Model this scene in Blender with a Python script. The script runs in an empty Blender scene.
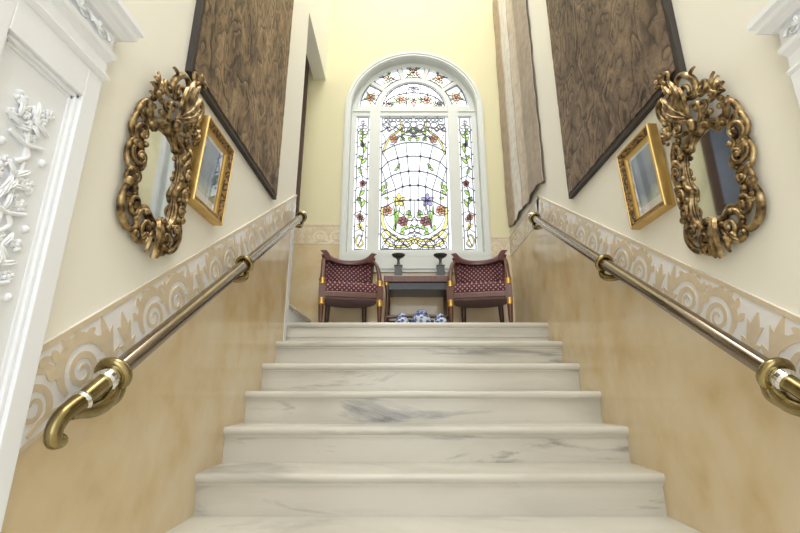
import bpy, math, random
from mathutils import Vector, Matrix
random.seed(7)
C = bpy.context.scene.collection
PI = math.pi
# ------------------------------------------------------------------ site dimensions (metres)
L, R, B = -0.946, 1.2, 4.535            # stair walls, back wall
EYE = 1.086
RISE, TREAD = 0.18, 0.2754
LAND, LY = 1.62, 3.53                   # landing level and the edge of the landing
SL = RISE / TREAD
FLIGHT_BOTTOM = LY - 8 * TREAD
CEIL = 8.2
HALL = -3.2
XM = 0.145                              # axis of the window

def nose(y): return LAND - (LY - y) * SL

# ------------------------------------------------------------------ mesh builder
class MB:
    def __init__(s): s.v = []; s.f = []; s.m = []; s.k = 0
    def add(s, vs, fs, k=None):
        n = len(s.v); s.v += [tuple(v) for v in vs]
        for f in fs: s.f.append([i + n for i in f]); s.m.append(s.k if k is None else k)
    def box(s, a, b, k=None):
        x0, y0, z0 = a; x1, y1, z1 = b
        s.add([(x0,y0,z0),(x1,y0,z0),(x1,y1,z0),(x0,y1,z0),(x0,y0,z1),(x1,y0,z1),(x1,y1,z1),(x0,y1,z1)],
              [(0,3,2,1),(4,5,6,7),(0,1,5,4),(1,2,6,5),(2,3,7,6),(3,0,4,7)], k)
    def prism(s, poly, fn, d0, d1, k=None):
        """poly: 2D points, fn(u,v,d) -> 3D"""
        n = len(poly)
        vs = [fn(u, v, d0) for u, v in poly] + [fn(u, v, d1) for u, v in poly]
        fs = [tuple(range(n))[::-1], tuple(range(n, 2*n))] + [(i, (i+1) % n, n + (i+1) % n, n + i) for i in range(n)]
        s.add(vs, fs, k)
    def strip(s, pts, widths, fn, d0, d1, k=None):
        """flat ribbon along 2D points with given widths, extruded d0..d1"""
        n = len(pts); lo = []; hi = []
        for i, p in enumerate(pts):
            a = pts[max(0, i-1)]; b = pts[min(n-1, i+1)]
            dx, dy = b[0]-a[0], b[1]-a[1]; l = math.hypot(dx, dy) or 1e-9
            w = (widths[i] if hasattr(widths, '__len__') else widths) / 2
            lo.append((p[0]-dy/l*w, p[1]+dx/l*w)); hi.append((p[0]+dy/l*w, p[1]-dx/l*w))
        vs = [fn(*p, d1) for p in lo] + [fn(*p, d1) for p in hi] + [fn(*p, d0) for p in lo] + [fn(*p, d0) for p in hi]
        fs = []
        for i in range(n-1):
            fs += [(i, i+1, n+i+1, n+i), (2*n+i, 3*n+i, 3*n+i+1, 2*n+i+1), (i, 2*n+i, 2*n+i+1, i+1), (n+i, n+i+1, 3*n+i+1, 3*n+i)]
        fs += [(0, n, 3*n, 2*n), (n-1, 3*n-1, 4*n-1, 2*n-1)]
        s.add(vs, fs, k)
    def tube(s, path, rad, n=10, k=None, flat=1.0, up=None, caps=True):
        P = [Vector(p) for p in path]; m = len(P)
        rs = rad if hasattr(rad, '__len__') else [rad]*m
        T = [(P[min(m-1, i+1)] - P[max(0, i-1)]).normalized() for i in range(m)]
        u = Vector(up) if up else (Vector((0,0,1)) if abs(T[0].z) < .9 else Vector((1,0,0)))
        vs = []
        for i in range(m):
            u = (u - T[i]*u.dot(T[i]))
            if u.length < 1e-6: u = T[i].orthogonal()
            u.normalize(); w = T[i].cross(u)
            for j in range(n):
                a = 2*PI*j/n
                vs.append(P[i] + u*(math.cos(a)*rs[i]*flat) + w*(math.sin(a)*rs[i]))
        fs = [(i*n+j, i*n+(j+1) % n, (i+1)*n+(j+1) % n, (i+1)*n+j) for i in range(m-1) for j in range(n)]
        if caps: fs += [tuple(range(n))[::-1], tuple(range((m-1)*n, m*n))]
        s.add(vs, fs, k)
    def lathe(s, prof, o=(0,0,0), n=24, k=None, axis=None):
        """prof: (r, h) pairs"""
        M = Matrix.Identity(3) if axis is None else Vector((0,0,1)).rotation_difference(Vector(axis)).to_matrix()
        o = Vector(o); vs = []
        for r, h in prof:
            for j in range(n):
                a = 2*PI*j/n
                vs.append(o + M @ Vector((r*math.cos(a), r*math.sin(a), h)))
        m = len(prof)
        fs = [(i*n+j, i*n+(j+1) % n, (i+1)*n+(j+1) % n, (i+1)*n+j) for i in range(m-1) for j in range(n)]
        fs += [tuple(range(n))[::-1], tuple(range((m-1)*n, m*n))]
        s.add(vs, fs, k)
    def torus(s, o, axis, r0, r1, n=28, m=10, k=None):
        M = Vector((0,0,1)).rotation_difference(Vector(axis)).to_matrix(); o = Vector(o); vs = []
        for i in range(n):
            a = 2*PI*i/n
            for j in range(m):
                b = 2*PI*j/m; r = r0 + r1*math.cos(b)
                vs.append(o + M @ Vector((r*math.cos(a), r*math.sin(a), r1*math.sin(b))))
        s.add(vs, [(i*m+j, ((i+1) % n)*m+j, ((i+1) % n)*m+(j+1) % m, i*m+(j+1) % m) for i in range(n) for j in range(m)], k)
    def ball(s, o, r, n=10, m=7, k=None, M=None):
        r = r if hasattr(r, '__len__') else (r, r, r); o = Vector(o)
        vs = []
        for i in range(m+1):
            t = PI*i/m
            for j in range(n):
                a = 2*PI*j/n
                p = Vector((r[0]*math.sin(t)*math.cos(a), r[1]*math.sin(t)*math.sin(a), r[2]*math.cos(t)))
                vs.append(o + (M @ p if M else p))
        s.add(vs, [(i*n+j, (i+1)*n+j, (i+1)*n+(j+1) % n, i*n+(j+1) % n) for i in range(m) for j in range(n)], k)
    def leaf(s, path, wid, th, nrm, k=None, ridge=.6):
        """carved leaf: lens section along a 3D path; nrm = direction the leaf faces"""
        P = [Vector(p) for p in path]; m = len(P); nn = Vector(nrm).normalized(); vs = []
        for i in range(m):
            T = (P[min(m-1, i+1)] - P[max(0, i-1)]).normalized(); w = T.cross(nn)
            if w.length < 1e-6: w = T.orthogonal()
            w.normalize(); up = w.cross(T)
            if up.dot(nn) < 0: up = -up
            h = wid[i]/2
            vs += [P[i]-w*h+up*th*.25, P[i]-w*h*.5+up*th, P[i]+up*th*ridge, P[i]+w*h*.5+up*th, P[i]+w*h+up*th*.25, P[i]-up*th*.4]
        fs = [(i*6+j, i*6+(j+1) % 6, (i+1)*6+(j+1) % 6, (i+1)*6+j) for i in range(m-1) for j in range(6)]
        fs += [tuple(range(6))[::-1], tuple(range((m-1)*6, m*6))]
        s.add(vs, fs, k)

def build(name, mb, mats, parent=None, off=None, smooth=False, bevel=0, bsegs=2):
    me = bpy.data.meshes.new(name)
    vs = mb.v if off is None else [(x-off[0], y-off[1], z-off[2]) for x, y, z in mb.v]
    me.from_pydata(vs, [], mb.f); 
    mats = mats if isinstance(mats, (list, tuple)) else [mats]
    for m in mats: me.materials.append(m)
    me.polygons.foreach_set('material_index', [min(k, len(mats)-1) for k in mb.m])
    import bmesh
    bm = bmesh.new(); bm.from_mesh(me); bmesh.ops.recalc_face_normals(bm, faces=bm.faces); bm.to_mesh(me); bm.free()
    if smooth:
        me.polygons.foreach_set('use_smooth', [True]*len(me.polygons))
        try: me.set_sharp_from_angle(angle=math.radians(smooth if smooth is not True else 50))
        except Exception: pass
    me.update()
    o = bpy.data.objects.new(name, me); C.objects.link(o)
    if parent: o.parent = parent
    if bevel:
        b = o.modifiers.new('bevel', 'BEVEL'); b.width = bevel; b.segments = bsegs; b.limit_method = 'ANGLE'; b.angle_limit = math.radians(40)
    return o

def tag(o, label=None, cat=None, group=None, kind=None):
    if label: o['label'] = label
    if cat: o['category'] = cat
    if group: o['group'] = group
    if kind: o['kind'] = kind
    return o

def thing(name, label, cat, loc=(0,0,0), rotz=0, group=None, kind=None):
    o = bpy.data.objects.new(name, None); o.empty_display_size = .1; C.objects.link(o)
    o.location = loc; o.rotation_euler = (0, 0, rotz)
    return tag(o, label, cat, group, kind)

def struct(name, mb, mats, label=None, **kw):
    return tag(build(name, mb, mats, **kw), label, None, None, 'structure')

# ------------------------------------------------------------------ materials
def mat(name, col, rough=.5, metal=0., spec=.5, var=None, vscale=6., vdetail=4., bump=0., bscale=60., coat=0., stretch=None):
    m = bpy.data.materials.new(name); m.use_nodes = True
    nt = m.node_tree; p = nt.nodes['Principled BSDF']
    p.inputs['Base Color'].default_value = (*col, 1); p.inputs['Roughness'].default_value = rough
    p.inputs['Metallic'].default_value = metal; p.inputs['Specular IOR Level'].default_value = spec
    if coat: p.inputs['Coat Weight'].default_value = coat; p.inputs['Coat Roughness'].default_value = .08
    tc = nt.nodes.new('ShaderNodeTexCoord'); src = tc.outputs['Object']
    if stretch:
        mp = nt.nodes.new('ShaderNodeMapping'); mp.inputs['Scale'].default_value = stretch[0]; mp.inputs['Rotation'].default_value = stretch[1]
        nt.links.new(src, mp.inputs['Vector']); src = mp.outputs['Vector']
    if var:
        n = nt.nodes.new('ShaderNodeTexNoise'); n.inputs['Scale'].default_value = vscale; n.inputs['Detail'].default_value = vdetail
        nt.links.new(src, n.inputs['Vector'])
        r = nt.nodes.new('ShaderNodeValToRGB'); e = r.color_ramp.elements
        stops = var if isinstance(var, list) else [(.3, var), (.7, col)]
        e[0].position, e[1].position = stops[0][0], stops[-1][0]
        e[0].color = (*stops[0][1], 1); e[1].color = (*stops[-1][1], 1)
        for q, c in stops[1:-1]: x = e.new(q); x.color = (*c, 1)
        nt.links.new(n.outputs['Fac'], r.inputs['Fac']); nt.links.new(r.outputs['Color'], p.inputs['Base Color'])
    if bump:
        n2 = nt.nodes.new('ShaderNodeTexNoise'); n2.inputs['Scale'].default_value = bscale; n2.inputs['Detail'].default_value = 5
        nt.links.new(src, n2.inputs['Vector'])
        b = nt.nodes.new('ShaderNodeBump'); b.inputs['Strength'].default_value = bump; b.inputs['Distance'].default_value = .01
        nt.links.new(n2.outputs['Fac'], b.inputs['Height']); nt.links.new(b.outputs['Normal'], p.inputs['Normal'])
    return m

def marble_mat(name, base, dark, vein, rough, nscale=1.0, vein_amt=.5):
    m = bpy.data.materials.new(name); m.use_nodes = True; nt = m.node_tree; N = nt.nodes.new; K = nt.links.new
    p = nt.nodes['Principled BSDF']; p.inputs['Roughness'].default_value = rough
    tc = N('ShaderNodeTexCoord')
    mp = N('ShaderNodeMapping'); mp.inputs['Rotation'].default_value = (0, .38, 0); mp.inputs['Scale'].default_value = (nscale*.7, nscale*1.3, nscale*4.2)
    K(tc.outputs['Object'], mp.inputs['Vector'])
    n1 = N('ShaderNodeTexNoise'); n1.inputs['Scale'].default_value = 1.6; n1.inputs['Detail'].default_value = 6; n1.inputs['Distortion'].default_value = .6
    K(mp.outputs['Vector'], n1.inputs['Vector'])
    r1 = N('ShaderNodeValToRGB'); e = r1.color_ramp.elements
    e[0].position = .3; e[0].color = (*dark, 1); e[1].position = .55; e[1].color = (*base, 1); K(n1.outputs['Fac'], r1.inputs['Fac'])
    n2 = N('ShaderNodeTexNoise'); n2.inputs['Scale'].default_value = 1.1; n2.inputs['Detail'].default_value = 8; n2.inputs['Distortion'].default_value = 1.2; n2.inputs['Roughness'].default_value=.62
    K(mp.outputs['Vector'], n2.inputs['Vector'])
    r2 = N('ShaderNodeValToRGB'); e = r2.color_ramp.elements
    e[0].position = .565; e[0].color = (0,0,0,1); e[1].position = .70; e[1].color = (vein_amt,)*3 + (1,)
    K(n2.outputs['Fac'], r2.inputs['Fac'])
    mx = N('ShaderNodeMixRGB'); mx.inputs['Color2'].default_value = (*vein, 1)
    K(r2.outputs['Color'], mx.inputs['Fac']); K(r1.outputs['Color'], mx.inputs['Color1']); K(mx.outputs['Color'], p.inputs['Base Color'])
    return m

def glass_mat(name, col, gloss=.06):
    m = bpy.data.materials.new(name); m.use_nodes = True; nt = m.node_tree; nt.nodes.clear(); N = nt.nodes.new; K = nt.links.new
    o = N('ShaderNodeOutputMaterial'); t = N('ShaderNodeBsdfTransparent'); g = N('ShaderNodeBsdfGlossy'); mx = N('ShaderNodeMixShader')
    t.inputs['Color'].default_value = (*col, 1); g.inputs['Roughness'].default_value = .03; mx.inputs['Fac'].default_value = gloss
    K(t.outputs[0], mx.inputs[1]); K(g.outputs[0], mx.inputs[2]); K(mx.outputs[0], o.inputs['Surface'])
    return m

M = {}
M['wall'] = mat('cream_paint', (.82,.805,.735), .55, spec=.25, var=[(.3,(.815,.798,.725)),(.7,(.83,.815,.75))], vscale=1.2, bump=.04, bscale=25)
M['wall_back'] = mat('cream_paint_yellow_light', (.66,.625,.425), .6, spec=.2)  # cream paint with the yellow cast of the light put into its colour
M['white'] = mat('white_lacquer', (.81,.84,.89), .35, spec=.4)
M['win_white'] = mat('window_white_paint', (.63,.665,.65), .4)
M['dado'] = mat('honey_marble', (.66,.50,.29), .12, spec=.5, vscale=4.0, vdetail=12,
                var=[(.28,(.57,.42,.23)),(.45,(.63,.505,.315)),(.58,(.66,.55,.37)),(.75,(.69,.60,.45))], stretch=((1,1.2,1.0),(.5,.2,0)))
M['marble'] = marble_mat('white_stair_marble', (.59,.565,.50), (.49,.47,.41), (.10,.105,.12), .2, 1.0, .85)
M['tread'] = marble_mat('white_tread_marble', (.59,.575,.52), (.47,.455,.40), (.22,.22,.23), .15, .8, .5)
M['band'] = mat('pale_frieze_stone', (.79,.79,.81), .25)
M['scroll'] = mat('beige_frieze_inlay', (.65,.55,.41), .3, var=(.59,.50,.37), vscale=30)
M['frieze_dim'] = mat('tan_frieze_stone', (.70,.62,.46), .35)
M['gold'] = mat('aged_carved_gilding', (.30,.205,.09), .33, .8, var=[(.32,(.035,.022,.012)),(.45,(.15,.095,.042)),(.57,(.33,.23,.105)),(.74,(.58,.47,.29))], vscale=30, vdetail=6, bump=.25, bscale=90)
M['gold_bright'] = mat('bright_frame_gilding', (.72,.50,.17), .3, .8, var=(.56,.37,.12), vscale=14)
M['gold_dark'] = mat('dark_patinated_band', (.07,.045,.025), .45, .2, var=[(.42,(.03,.02,.012)),(.6,(.35,.2,.06))], vscale=90, vdetail=2, bump=.8, bscale=90)
M['brass'] = mat('polished_brass', (.36,.29,.13), .24, 1., var=[(.35,(.22,.17,.075)),(.65,(.42,.345,.17))], vscale=9)
M['steel'] = mat('bronze_tinted_tube', (.31,.26,.21), .16, 1.)
M['crystal'] = mat('silvered_collar', (.82,.82,.80), .08, 1.)
M['iron'] = mat('dark_iron', (.08,.08,.09), .4, .8)
M['wood'] = mat('mahogany', (.135,.050,.028), .34, var=(.08,.028,.016), vscale=12, stretch=((6,1,1),(0,0,0)), coat=.08)
M['dwood'] = mat('dark_walnut', (.10,.045,.03), .32, var=(.06,.026,.018), vscale=12, coat=.05)
M['gilt'] = mat('gilt_mount', (.72,.45,.12), .3, .85)
M['navy'] = mat('dark_navy_drawer', (.03,.035,.05), .35)
M['under'] = mat('dust_cover', (.17,.105,.11), .8)
M['black'] = mat('black_edge', (.035,.028,.024), .6)
M['umber'] = mat('umber_border', (.10,.06,.045), .6)
M['lining'] = mat('grey_brown_lining', (.12,.10,.085), .8)
M['stone_dark'] = mat('dark_green_stone', (.06,.07,.065), .25, var=(.03,.04,.04), vscale=20)
M['lead'] = mat('lead_came', (.10,.10,.125), .5, 0)
M['floor'] = mat('hall_marble', (.70,.64,.52), .2, var=(.64,.57,.45), vscale=2)
M['ceil'] = mat('ceiling_white', (.84,.82,.76), .7)
M['slate'] = mat('slate_blue_paint', (.20,.25,.36), .6, var=(.28,.33,.44), vscale=.7)
M['mirror'] = mat('old_mirror_glass', (.80,.83,.86), .035, 1., var=[(.25,(.55,.56,.56)),(.5,(.78,.80,.83))], vscale=7)
M['mat_board'] = mat('white_mount', (.82,.80,.75), .8)
for n, c in dict(g_clear=(.97,.985,1), g_yellow=(.95,.87,.48), g_green=(.60,.76,.32), g_orange=(.86,.55,.38), g_red=(.60,.30,.28), g_purple=(.58,.54,.72), g_pink=(.90,.76,.74)).items():
    M[n] = glass_mat('glass' + n[1:], c)
M['g_picture'] = glass_mat('picture_glass', (1,1,1), .2)

def fabric_mat():
    m = bpy.data.materials.new('burgundy_diamond_cloth'); m.use_nodes = True; nt = m.node_tree; N = nt.nodes.new; K = nt.links.new
    p = nt.nodes['Principled BSDF']; p.inputs['Roughness'].default_value = .75
    tc = N('ShaderNodeTexCoord'); sp = N('ShaderNodeSeparateXYZ'); K(tc.outputs['Object'], sp.inputs[0])
    def mth(op, a, b=None):
        n = N('ShaderNodeMath'); n.operation = op
        for i, x in enumerate((a, b)):
            if x is None: continue
            if isinstance(x, (int, float)): n.inputs[i].default_value = x
            else: K(x, n.inputs[i])
        return n.outputs[0]
    zz = mth('SUBTRACT', sp.outputs['Z'], mth('MULTIPLY', sp.outputs['Y'], .45))
    a = mth('MULTIPLY', mth('ADD', sp.outputs['X'], zz), 23.); b = mth('MULTIPLY', mth('SUBTRACT', sp.outputs['X'], zz), 23.)
    da = mth('ABSOLUTE', mth('SUBTRACT', mth('FRACT', a), .5)); db = mth('ABSOLUTE', mth('SUBTRACT', mth('FRACT', b), .5))
    d = mth('MAXIMUM', da, db); dot = mth('LESS_THAN', d, .20); hole = mth('LESS_THAN', d, .06)
    fac = mth('SUBTRACT', dot, hole)
    mx = N('ShaderNodeMixRGB'); mx.inputs['Color1'].default_value = (.085,.012,.022,1); mx.inputs['Color2'].default_value = (.46,.34,.34,1)
    K(fac, mx.inputs['Fac']); K(mx.outputs['Color'], p.inputs['Base Color'])
    return m
M['cloth'] = fabric_mat()
M['cloth_plain'] = mat('maroon_leather', (.10,.032,.032), .45)

def figured_mat(name, seed, cols, sx=1.0):
    """dark engraved hanging: crowded, outlined, swirling shapes"""
    m = bpy.data.materials.new(name); m.use_nodes = True; nt = m.node_tree; N = nt.nodes.new; K = nt.links.new
    p = nt.nodes['Principled BSDF']; p.inputs['Roughness'].default_value = .6; p.inputs['Specular IOR Level'].default_value = .3
    tc = N('ShaderNodeTexCoord'); mp = N('ShaderNodeMapping'); mp.inputs['Location'].default_value = (seed, seed*1.7, 0); mp.inputs['Scale'].default_value = (1, .85, .50)
    K(tc.outputs['Object'], mp.inputs['Vector'])
    def noise(sc_, det, dist, vec, rough=.5):
        n = N('ShaderNodeTexNoise'); n.inputs['Scale'].default_value = sc_; n.inputs['Detail'].default_value = det; n.inputs['Distortion'].default_value = dist; n.inputs['Roughness'].default_value = rough; K(vec, n.inputs['Vector']); return n
    def mth(op, a, b=0., c=0.):
        n = N('ShaderNodeMath'); n.operation = op
        for i, x in enumerate((a, b, c)):
            if isinstance(x, (int, float)): n.inputs[i].default_value = x
            else: K(x, n.inputs[i])
        return n.outputs[0]
    src = mp.outputs['Vector']
    fld = noise(5.0, 1.5, 1.4, src)                       # broad bodies
    wp = N('ShaderNodeVectorMath'); wp.operation = 'MULTIPLY_ADD'; wp.inputs[1].default_value = (.55,.55,.55); K(noise(4.2, 2, .3, src).outputs['Color'], wp.inputs[0]); K(src, wp.inputs[2])
    vo = N('ShaderNodeTexVoronoi'); vo.feature = 'SMOOTH_F1'; vo.inputs['Scale'].default_value = 6.5; vo.inputs['Smoothness'].default_value = .35; K(wp.outputs[0], vo.inputs['Vector'])
    con = mth('FRACT', mth('ADD', mth('MULTIPLY', vo.outputs['Distance'], 3.2), mth('MULTIPLY', fld.outputs['Fac'], 2.5)))
    edge = mth('ABSOLUTE', mth('SUBTRACT', con, .5))      # .5 on an outline
    fld2 = noise(11., 2., 1.8, src)
    con2 = mth('ABSOLUTE', mth('SUBTRACT', mth('FRACT', mth('MULTIPLY', fld2.outputs['Fac'], 5.)), .5))
    l1 = N('ShaderNodeMapRange'); l1.inputs['From Min'].default_value = .24; l1.inputs['From Max'].default_value = .5; l1.inputs['To Min'].default_value = 1; l1.inputs['To Max'].default_value = .25; K(edge, l1.inputs['Value'])
    l2 = N('ShaderNodeMapRange'); l2.inputs['From Min'].default_value = .32; l2.inputs['From Max'].default_value = .5; l2.inputs['To Min'].default_value = 1; l2.inputs['To Max'].default_value = .45; K(con2, l2.inputs['Value'])
    tone = noise(4.0, 8, 1.0, src, .72)
    tv = mth('ADD', mth('MULTIPLY', tone.outputs['Fac'], 1.25), mth('MULTIPLY', con, .22))
    tv = mth('SUBTRACT', tv, .29)
    r = N('ShaderNodeValToRGB'); e = r.color_ramp.elements
    e[0].position = .2; e[0].color = (*cols[0], 1); e[1].position = .78; e[1].color = (*cols[2], 1); x = e.new(.48); x.color = (*cols[1], 1)
    K(tv, r.inputs['Fac'])
    ln = mth('MULTIPLY', l1.outputs[0], l2.outputs[0])
    mx = N('ShaderNodeMixRGB'); mx.blend_type = 'MULTIPLY'; mx.inputs['Fac'].default_value = .62; K(r.outputs['Color'], mx.inputs['Color1']); K(ln, mx.inputs['Color2'])
    K(mx.outputs['Color'], p.inputs['Base Color'])
    bp = N('ShaderNodeBump'); bp.inputs['Strength'].default_value = .5; bp.inputs['Distance'].default_value = .008; K(ln, bp.inputs['Height']); K(bp.outputs['Normal'], p.inputs['Normal'])
    return m
BR = [(.05,.03,.018), (.25,.165,.09), (.44,.32,.19)]
M['tap1'] = figured_mat('engraved_brown_cloth', 3.1, BR)
M['tap2'] = figured_mat('engraved_umber_cloth', 8.3, [(.04,.026,.02), (.185,.127,.085), (.34,.25,.17)])

def hanging_mat():
    m = bpy.data.materials.new('banded_pale_textile'); m.use_nodes = True; nt = m.node_tree; N = nt.nodes.new; K = nt.links.new
    p = nt.nodes['Principled BSDF']; p.inputs['Roughness'].default_value = .8
    tc = N('ShaderNodeTexCoord'); sp = N('ShaderNodeSeparateXYZ'); K(tc.outputs['Object'], sp.inputs[0])
    mr = N('ShaderNodeMapRange'); mr.inputs['From Min'].default_value = -.58; mr.inputs['From Max'].default_value = .58; K(sp.outputs['Y'], mr.inputs['Value'])
    r = N('ShaderNodeValToRGB'); r.color_ramp.interpolation = 'LINEAR'; e = r.color_ramp.elements
    cols = [(0,(.38,.32,.26)),(.30,(.42,.355,.29)),(.33,(.60,.52,.43)),(.50,(.62,.55,.46)),(.515,(.40,.30,.26)),(.53,(.74,.71,.66)),(.74,(.80,.77,.73)),(.78,(.66,.58,.48)),(.82,(.44,.35,.26)),(1,(.42,.33,.24))]
    e[0].position, e[0].color = cols[0][0], (*cols[0][1],1); e[1].position, e[1].color = cols[-1][0], (*cols[-1][1],1)
    for q, c in cols[1:-1]: x = e.new(q); x.color = (*c,1)
    K(mr.outputs[0], r.inputs['Fac'])
    n = N('ShaderNodeTexNoise'); n.inputs['Scale'].default_value = 16; n.inputs['Detail'].default_value = 6; K(tc.outputs['Object'], n.inputs['Vector'])
    rr = N('ShaderNodeValToRGB'); rr.color_ramp.elements[0].position=.35; rr.color_ramp.elements[0].color=(.72,.70,.68,1); rr.color_ramp.elements[1].position=.6; K(n.outputs['Fac'], rr.inputs['Fac'])
    mx = N('ShaderNodeMixRGB'); mx.blend_type='MULTIPLY'; mx.inputs['Fac'].default_value=.7; K(r.outputs['Color'], mx.inputs['Color1']); K(rr.outputs['Color'], mx.inputs['Color2'])
    K(mx.outputs['Color'], p.inputs['Base Color'])
    return m
M['hanging'] = hanging_mat()

def print_mat(name, seed):
    """small landscape print: blue-grey hills over a pale foreground"""
    m = bpy.data.materials.new(name); m.use_nodes = True; nt = m.node_tree; N = nt.nodes.new; K = nt.links.new
    p = nt.nodes['Principled BSDF']; p.inputs['Roughness'].default_value = .6
    tc = N('ShaderNodeTexCoord'); mp = N('ShaderNodeMapping'); mp.inputs['Location'].default_value = (0, seed, 0); K(tc.outputs['Object'], mp.inputs['Vector'])
    n = N('ShaderNodeTexNoise'); n.inputs['Scale'].default_value = 14; n.inputs['Detail'].default_value = 6; K(mp.outputs['Vector'], n.inputs['Vector'])
    sp = N('ShaderNodeSeparateXYZ'); K(tc.outputs['Object'], sp.inputs[0])
    mr = N('ShaderNodeMapRange'); mr.inputs['From Min'].default_value = -.15; mr.inputs['From Max'].default_value = .15; K(sp.outputs['Z'], mr.inputs['Value'])
    md = N('ShaderNodeMath'); md.operation = 'MULTIPLY_ADD'; md.inputs[1].default_value = .42; K(n.outputs['Fac'], md.inputs[0]); K(mr.outputs[0], md.inputs[2])
    r = N('ShaderNodeValToRGB'); e = r.color_ramp.elements
    cols = [(.18,(.36,.40,.24)),(.32,(.56,.58,.44)),(.46,(.26,.32,.30)),(.56,(.09,.13,.21)),(.8,(.12,.17,.29)),(1,(.20,.27,.42))]
    e[0].position, e[0].color = cols[0][0], (*cols[0][1],1); e[1].position, e[1].color = cols[-1][0], (*cols[-1][1],1)
    for q, c in cols[1:-1]: x = e.new(q); x.color = (*c,1)
    K(md.outputs[0], r.inputs['Fac']); K(r.outputs['Color'], p.inputs['Base Color'])
    return m
M['print1'] = print_mat('blue_hills_print', 1.3); M['print2'] = print_mat('blue_valley_print', 6.1)

def porcelain_mat():
    m = bpy.data.materials.new('blue_white_porcelain'); m.use_nodes = True; nt = m.node_tree; N = nt.nodes.new; K = nt.links.new
    p = nt.nodes['Principled BSDF']; p.inputs['Roughness'].default_value = .12
    tc = N('ShaderNodeTexCoord'); v = N('ShaderNodeTexVoronoi'); v.inputs['Scale'].default_value = 34; K(tc.outputs['Object'], v.inputs['Vector'])
    r = N('ShaderNodeValToRGB'); r.color_ramp.interpolation = 'CONSTANT'; e = r.color_ramp.elements
    e[0].position = 0; e[0].color = (.03,.06,.22,1); e[1].position = .58; e[1].color = (.62,.67,.76,1); x = e.new(.36); x.color = (.16,.23,.48,1)
    K(v.outputs['Distance'], r.inputs['Fac']); K(r.outputs['Color'], p.inputs['Base Color'])
    return m
M['porcelain'] = porcelain_mat()

# ------------------------------------------------------------------ room shell
TH = .15
mb = MB(); mb.box((L, HALL, -.1), (R, FLIGHT_BOTTOM + .05, 0)); struct('floor', mb, M['floor'])
mb = MB(); mb.box((L, LY + .02, LAND - .12), (R, B, LAND)); struct('floor_landing', mb, M['tread'])
mb = MB(); mb.box((-3.4, HALL, CEIL), (R + TH, B + .2, CEIL + .1)); struct('ceiling', mb, M['ceil'])
mb = MB()
mb.box((L - TH, 1.06, 0), (L, LY, CEIL))
mb.box((L - TH, HALL, 2.02), (L, 1.06, CEIL)); mb.box((L - TH, HALL, 0), (L, -.2, 2.02))
struct('wall_left', mb, M['wall'])
mb = MB(); mb.box((L - TH, LY, 4.79), (L, B, CEIL)); struct('wall_lintel', mb, M['wall'])
mb = MB(); mb.box((L - TH, LY, 0), (L - .001, B, LAND - .002)); struct('wall_base', mb, M['wall'])
mb = MB(); mb.box((R, 1.06, 0), (R + TH, B + .2, CEIL)); mb.box((R, HALL, 2.02), (R + TH, 1.06, CEIL)); mb.box((R, HALL, 0), (R + TH, -.2, 2.02))
struct('wall_right', mb, M['wall'])
# side walls of the flight that climbs to the left
mb = MB(); mb.box((-3.4, LY - .12, 0), (L - TH, LY, CEIL)); struct('wall_flight', mb, M['wall'])
mb = MB(); mb.box((-3.55, LY - .12, 0), (-3.4, B + .2, CEIL)); struct('wall_end', mb, M['slate'])

# back wall with its arched opening
RO, ZC, ZB = .80, 4.36, 2.50      # opening half width, spring height, sill height
def arc(r, n=40, a0=180., a1=0., cx=XM, cz=ZC): return [(cx + r*math.cos(math.radians(a0+(a1-a0)*i/n)), cz + r*math.sin(math.radians(a0+(a1-a0)*i/n))) for i in range(n+1)]
fy = lambda u, v, d: (u, d, v)
mb = MB(); Y0, Y1 = B, B + .2
mb.box((-3.4, Y0, 0), (XM - RO, Y1, CEIL)); mb.box((XM + RO, Y0, 0), (R, Y1, CEIL)); mb.box((XM - RO, Y0, 0), (XM + RO, Y1, ZB))
A = arc(RO)
for i in range(40):
    (xa, za), (xb, zb) = A[i], A[i+1]
    mb.prism([(xa, za), (xb, zb), (xb, CEIL), (xa, CEIL)], fy, Y0, Y1)
struct('wall_back', mb, M['wall_back'])

# ------------------------------------------------------------------ stairs
def stairs():
    t = thing('staircase', 'wide white marble staircase climbing between the two handrails', 'stairs', (XM, FLIGHT_BOTTOM, 0))
    for k in range(9):
        z1 = LAND - RISE * (8 - k); yn = LY - TREAD * (8 - k)
        m = MB(); m.box((L + .004, yn + .028, z1 - RISE), (R - .004, yn + .05, z1 - .042)); m.box((L + .004, yn + .018, z1 - .054), (R - .004, yn + .04, z1 - .0425))
        build('riser', m, M['marble'], t, off=(XM, FLIGHT_BOTTOM - k*.713, k*.371)).location = (0, -k*.713, k*.371)
        m = MB(); back = yn + TREAD + .05 if k < 8 else yn + .06
        # rounded nosing profile (y, z)
        pr = [(yn + .012, z1 - .042), (yn + .004, z1 - .034), (yn, z1 - .022), (yn + .001, z1 - .010), (yn + .006, z1 - .003), (yn + .015, z1), (back, z1), (back, z1 - .042)]
        m.prism(pr, lambda u, v, d: (d, u, v), L + .003, R - .003)
        build('tread', m, M['tread'], t, off=(XM, FLIGHT_BOTTOM - k*.59, k*.277), smooth=35).location = (0, -k*.59, k*.277)
stairs()
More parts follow.
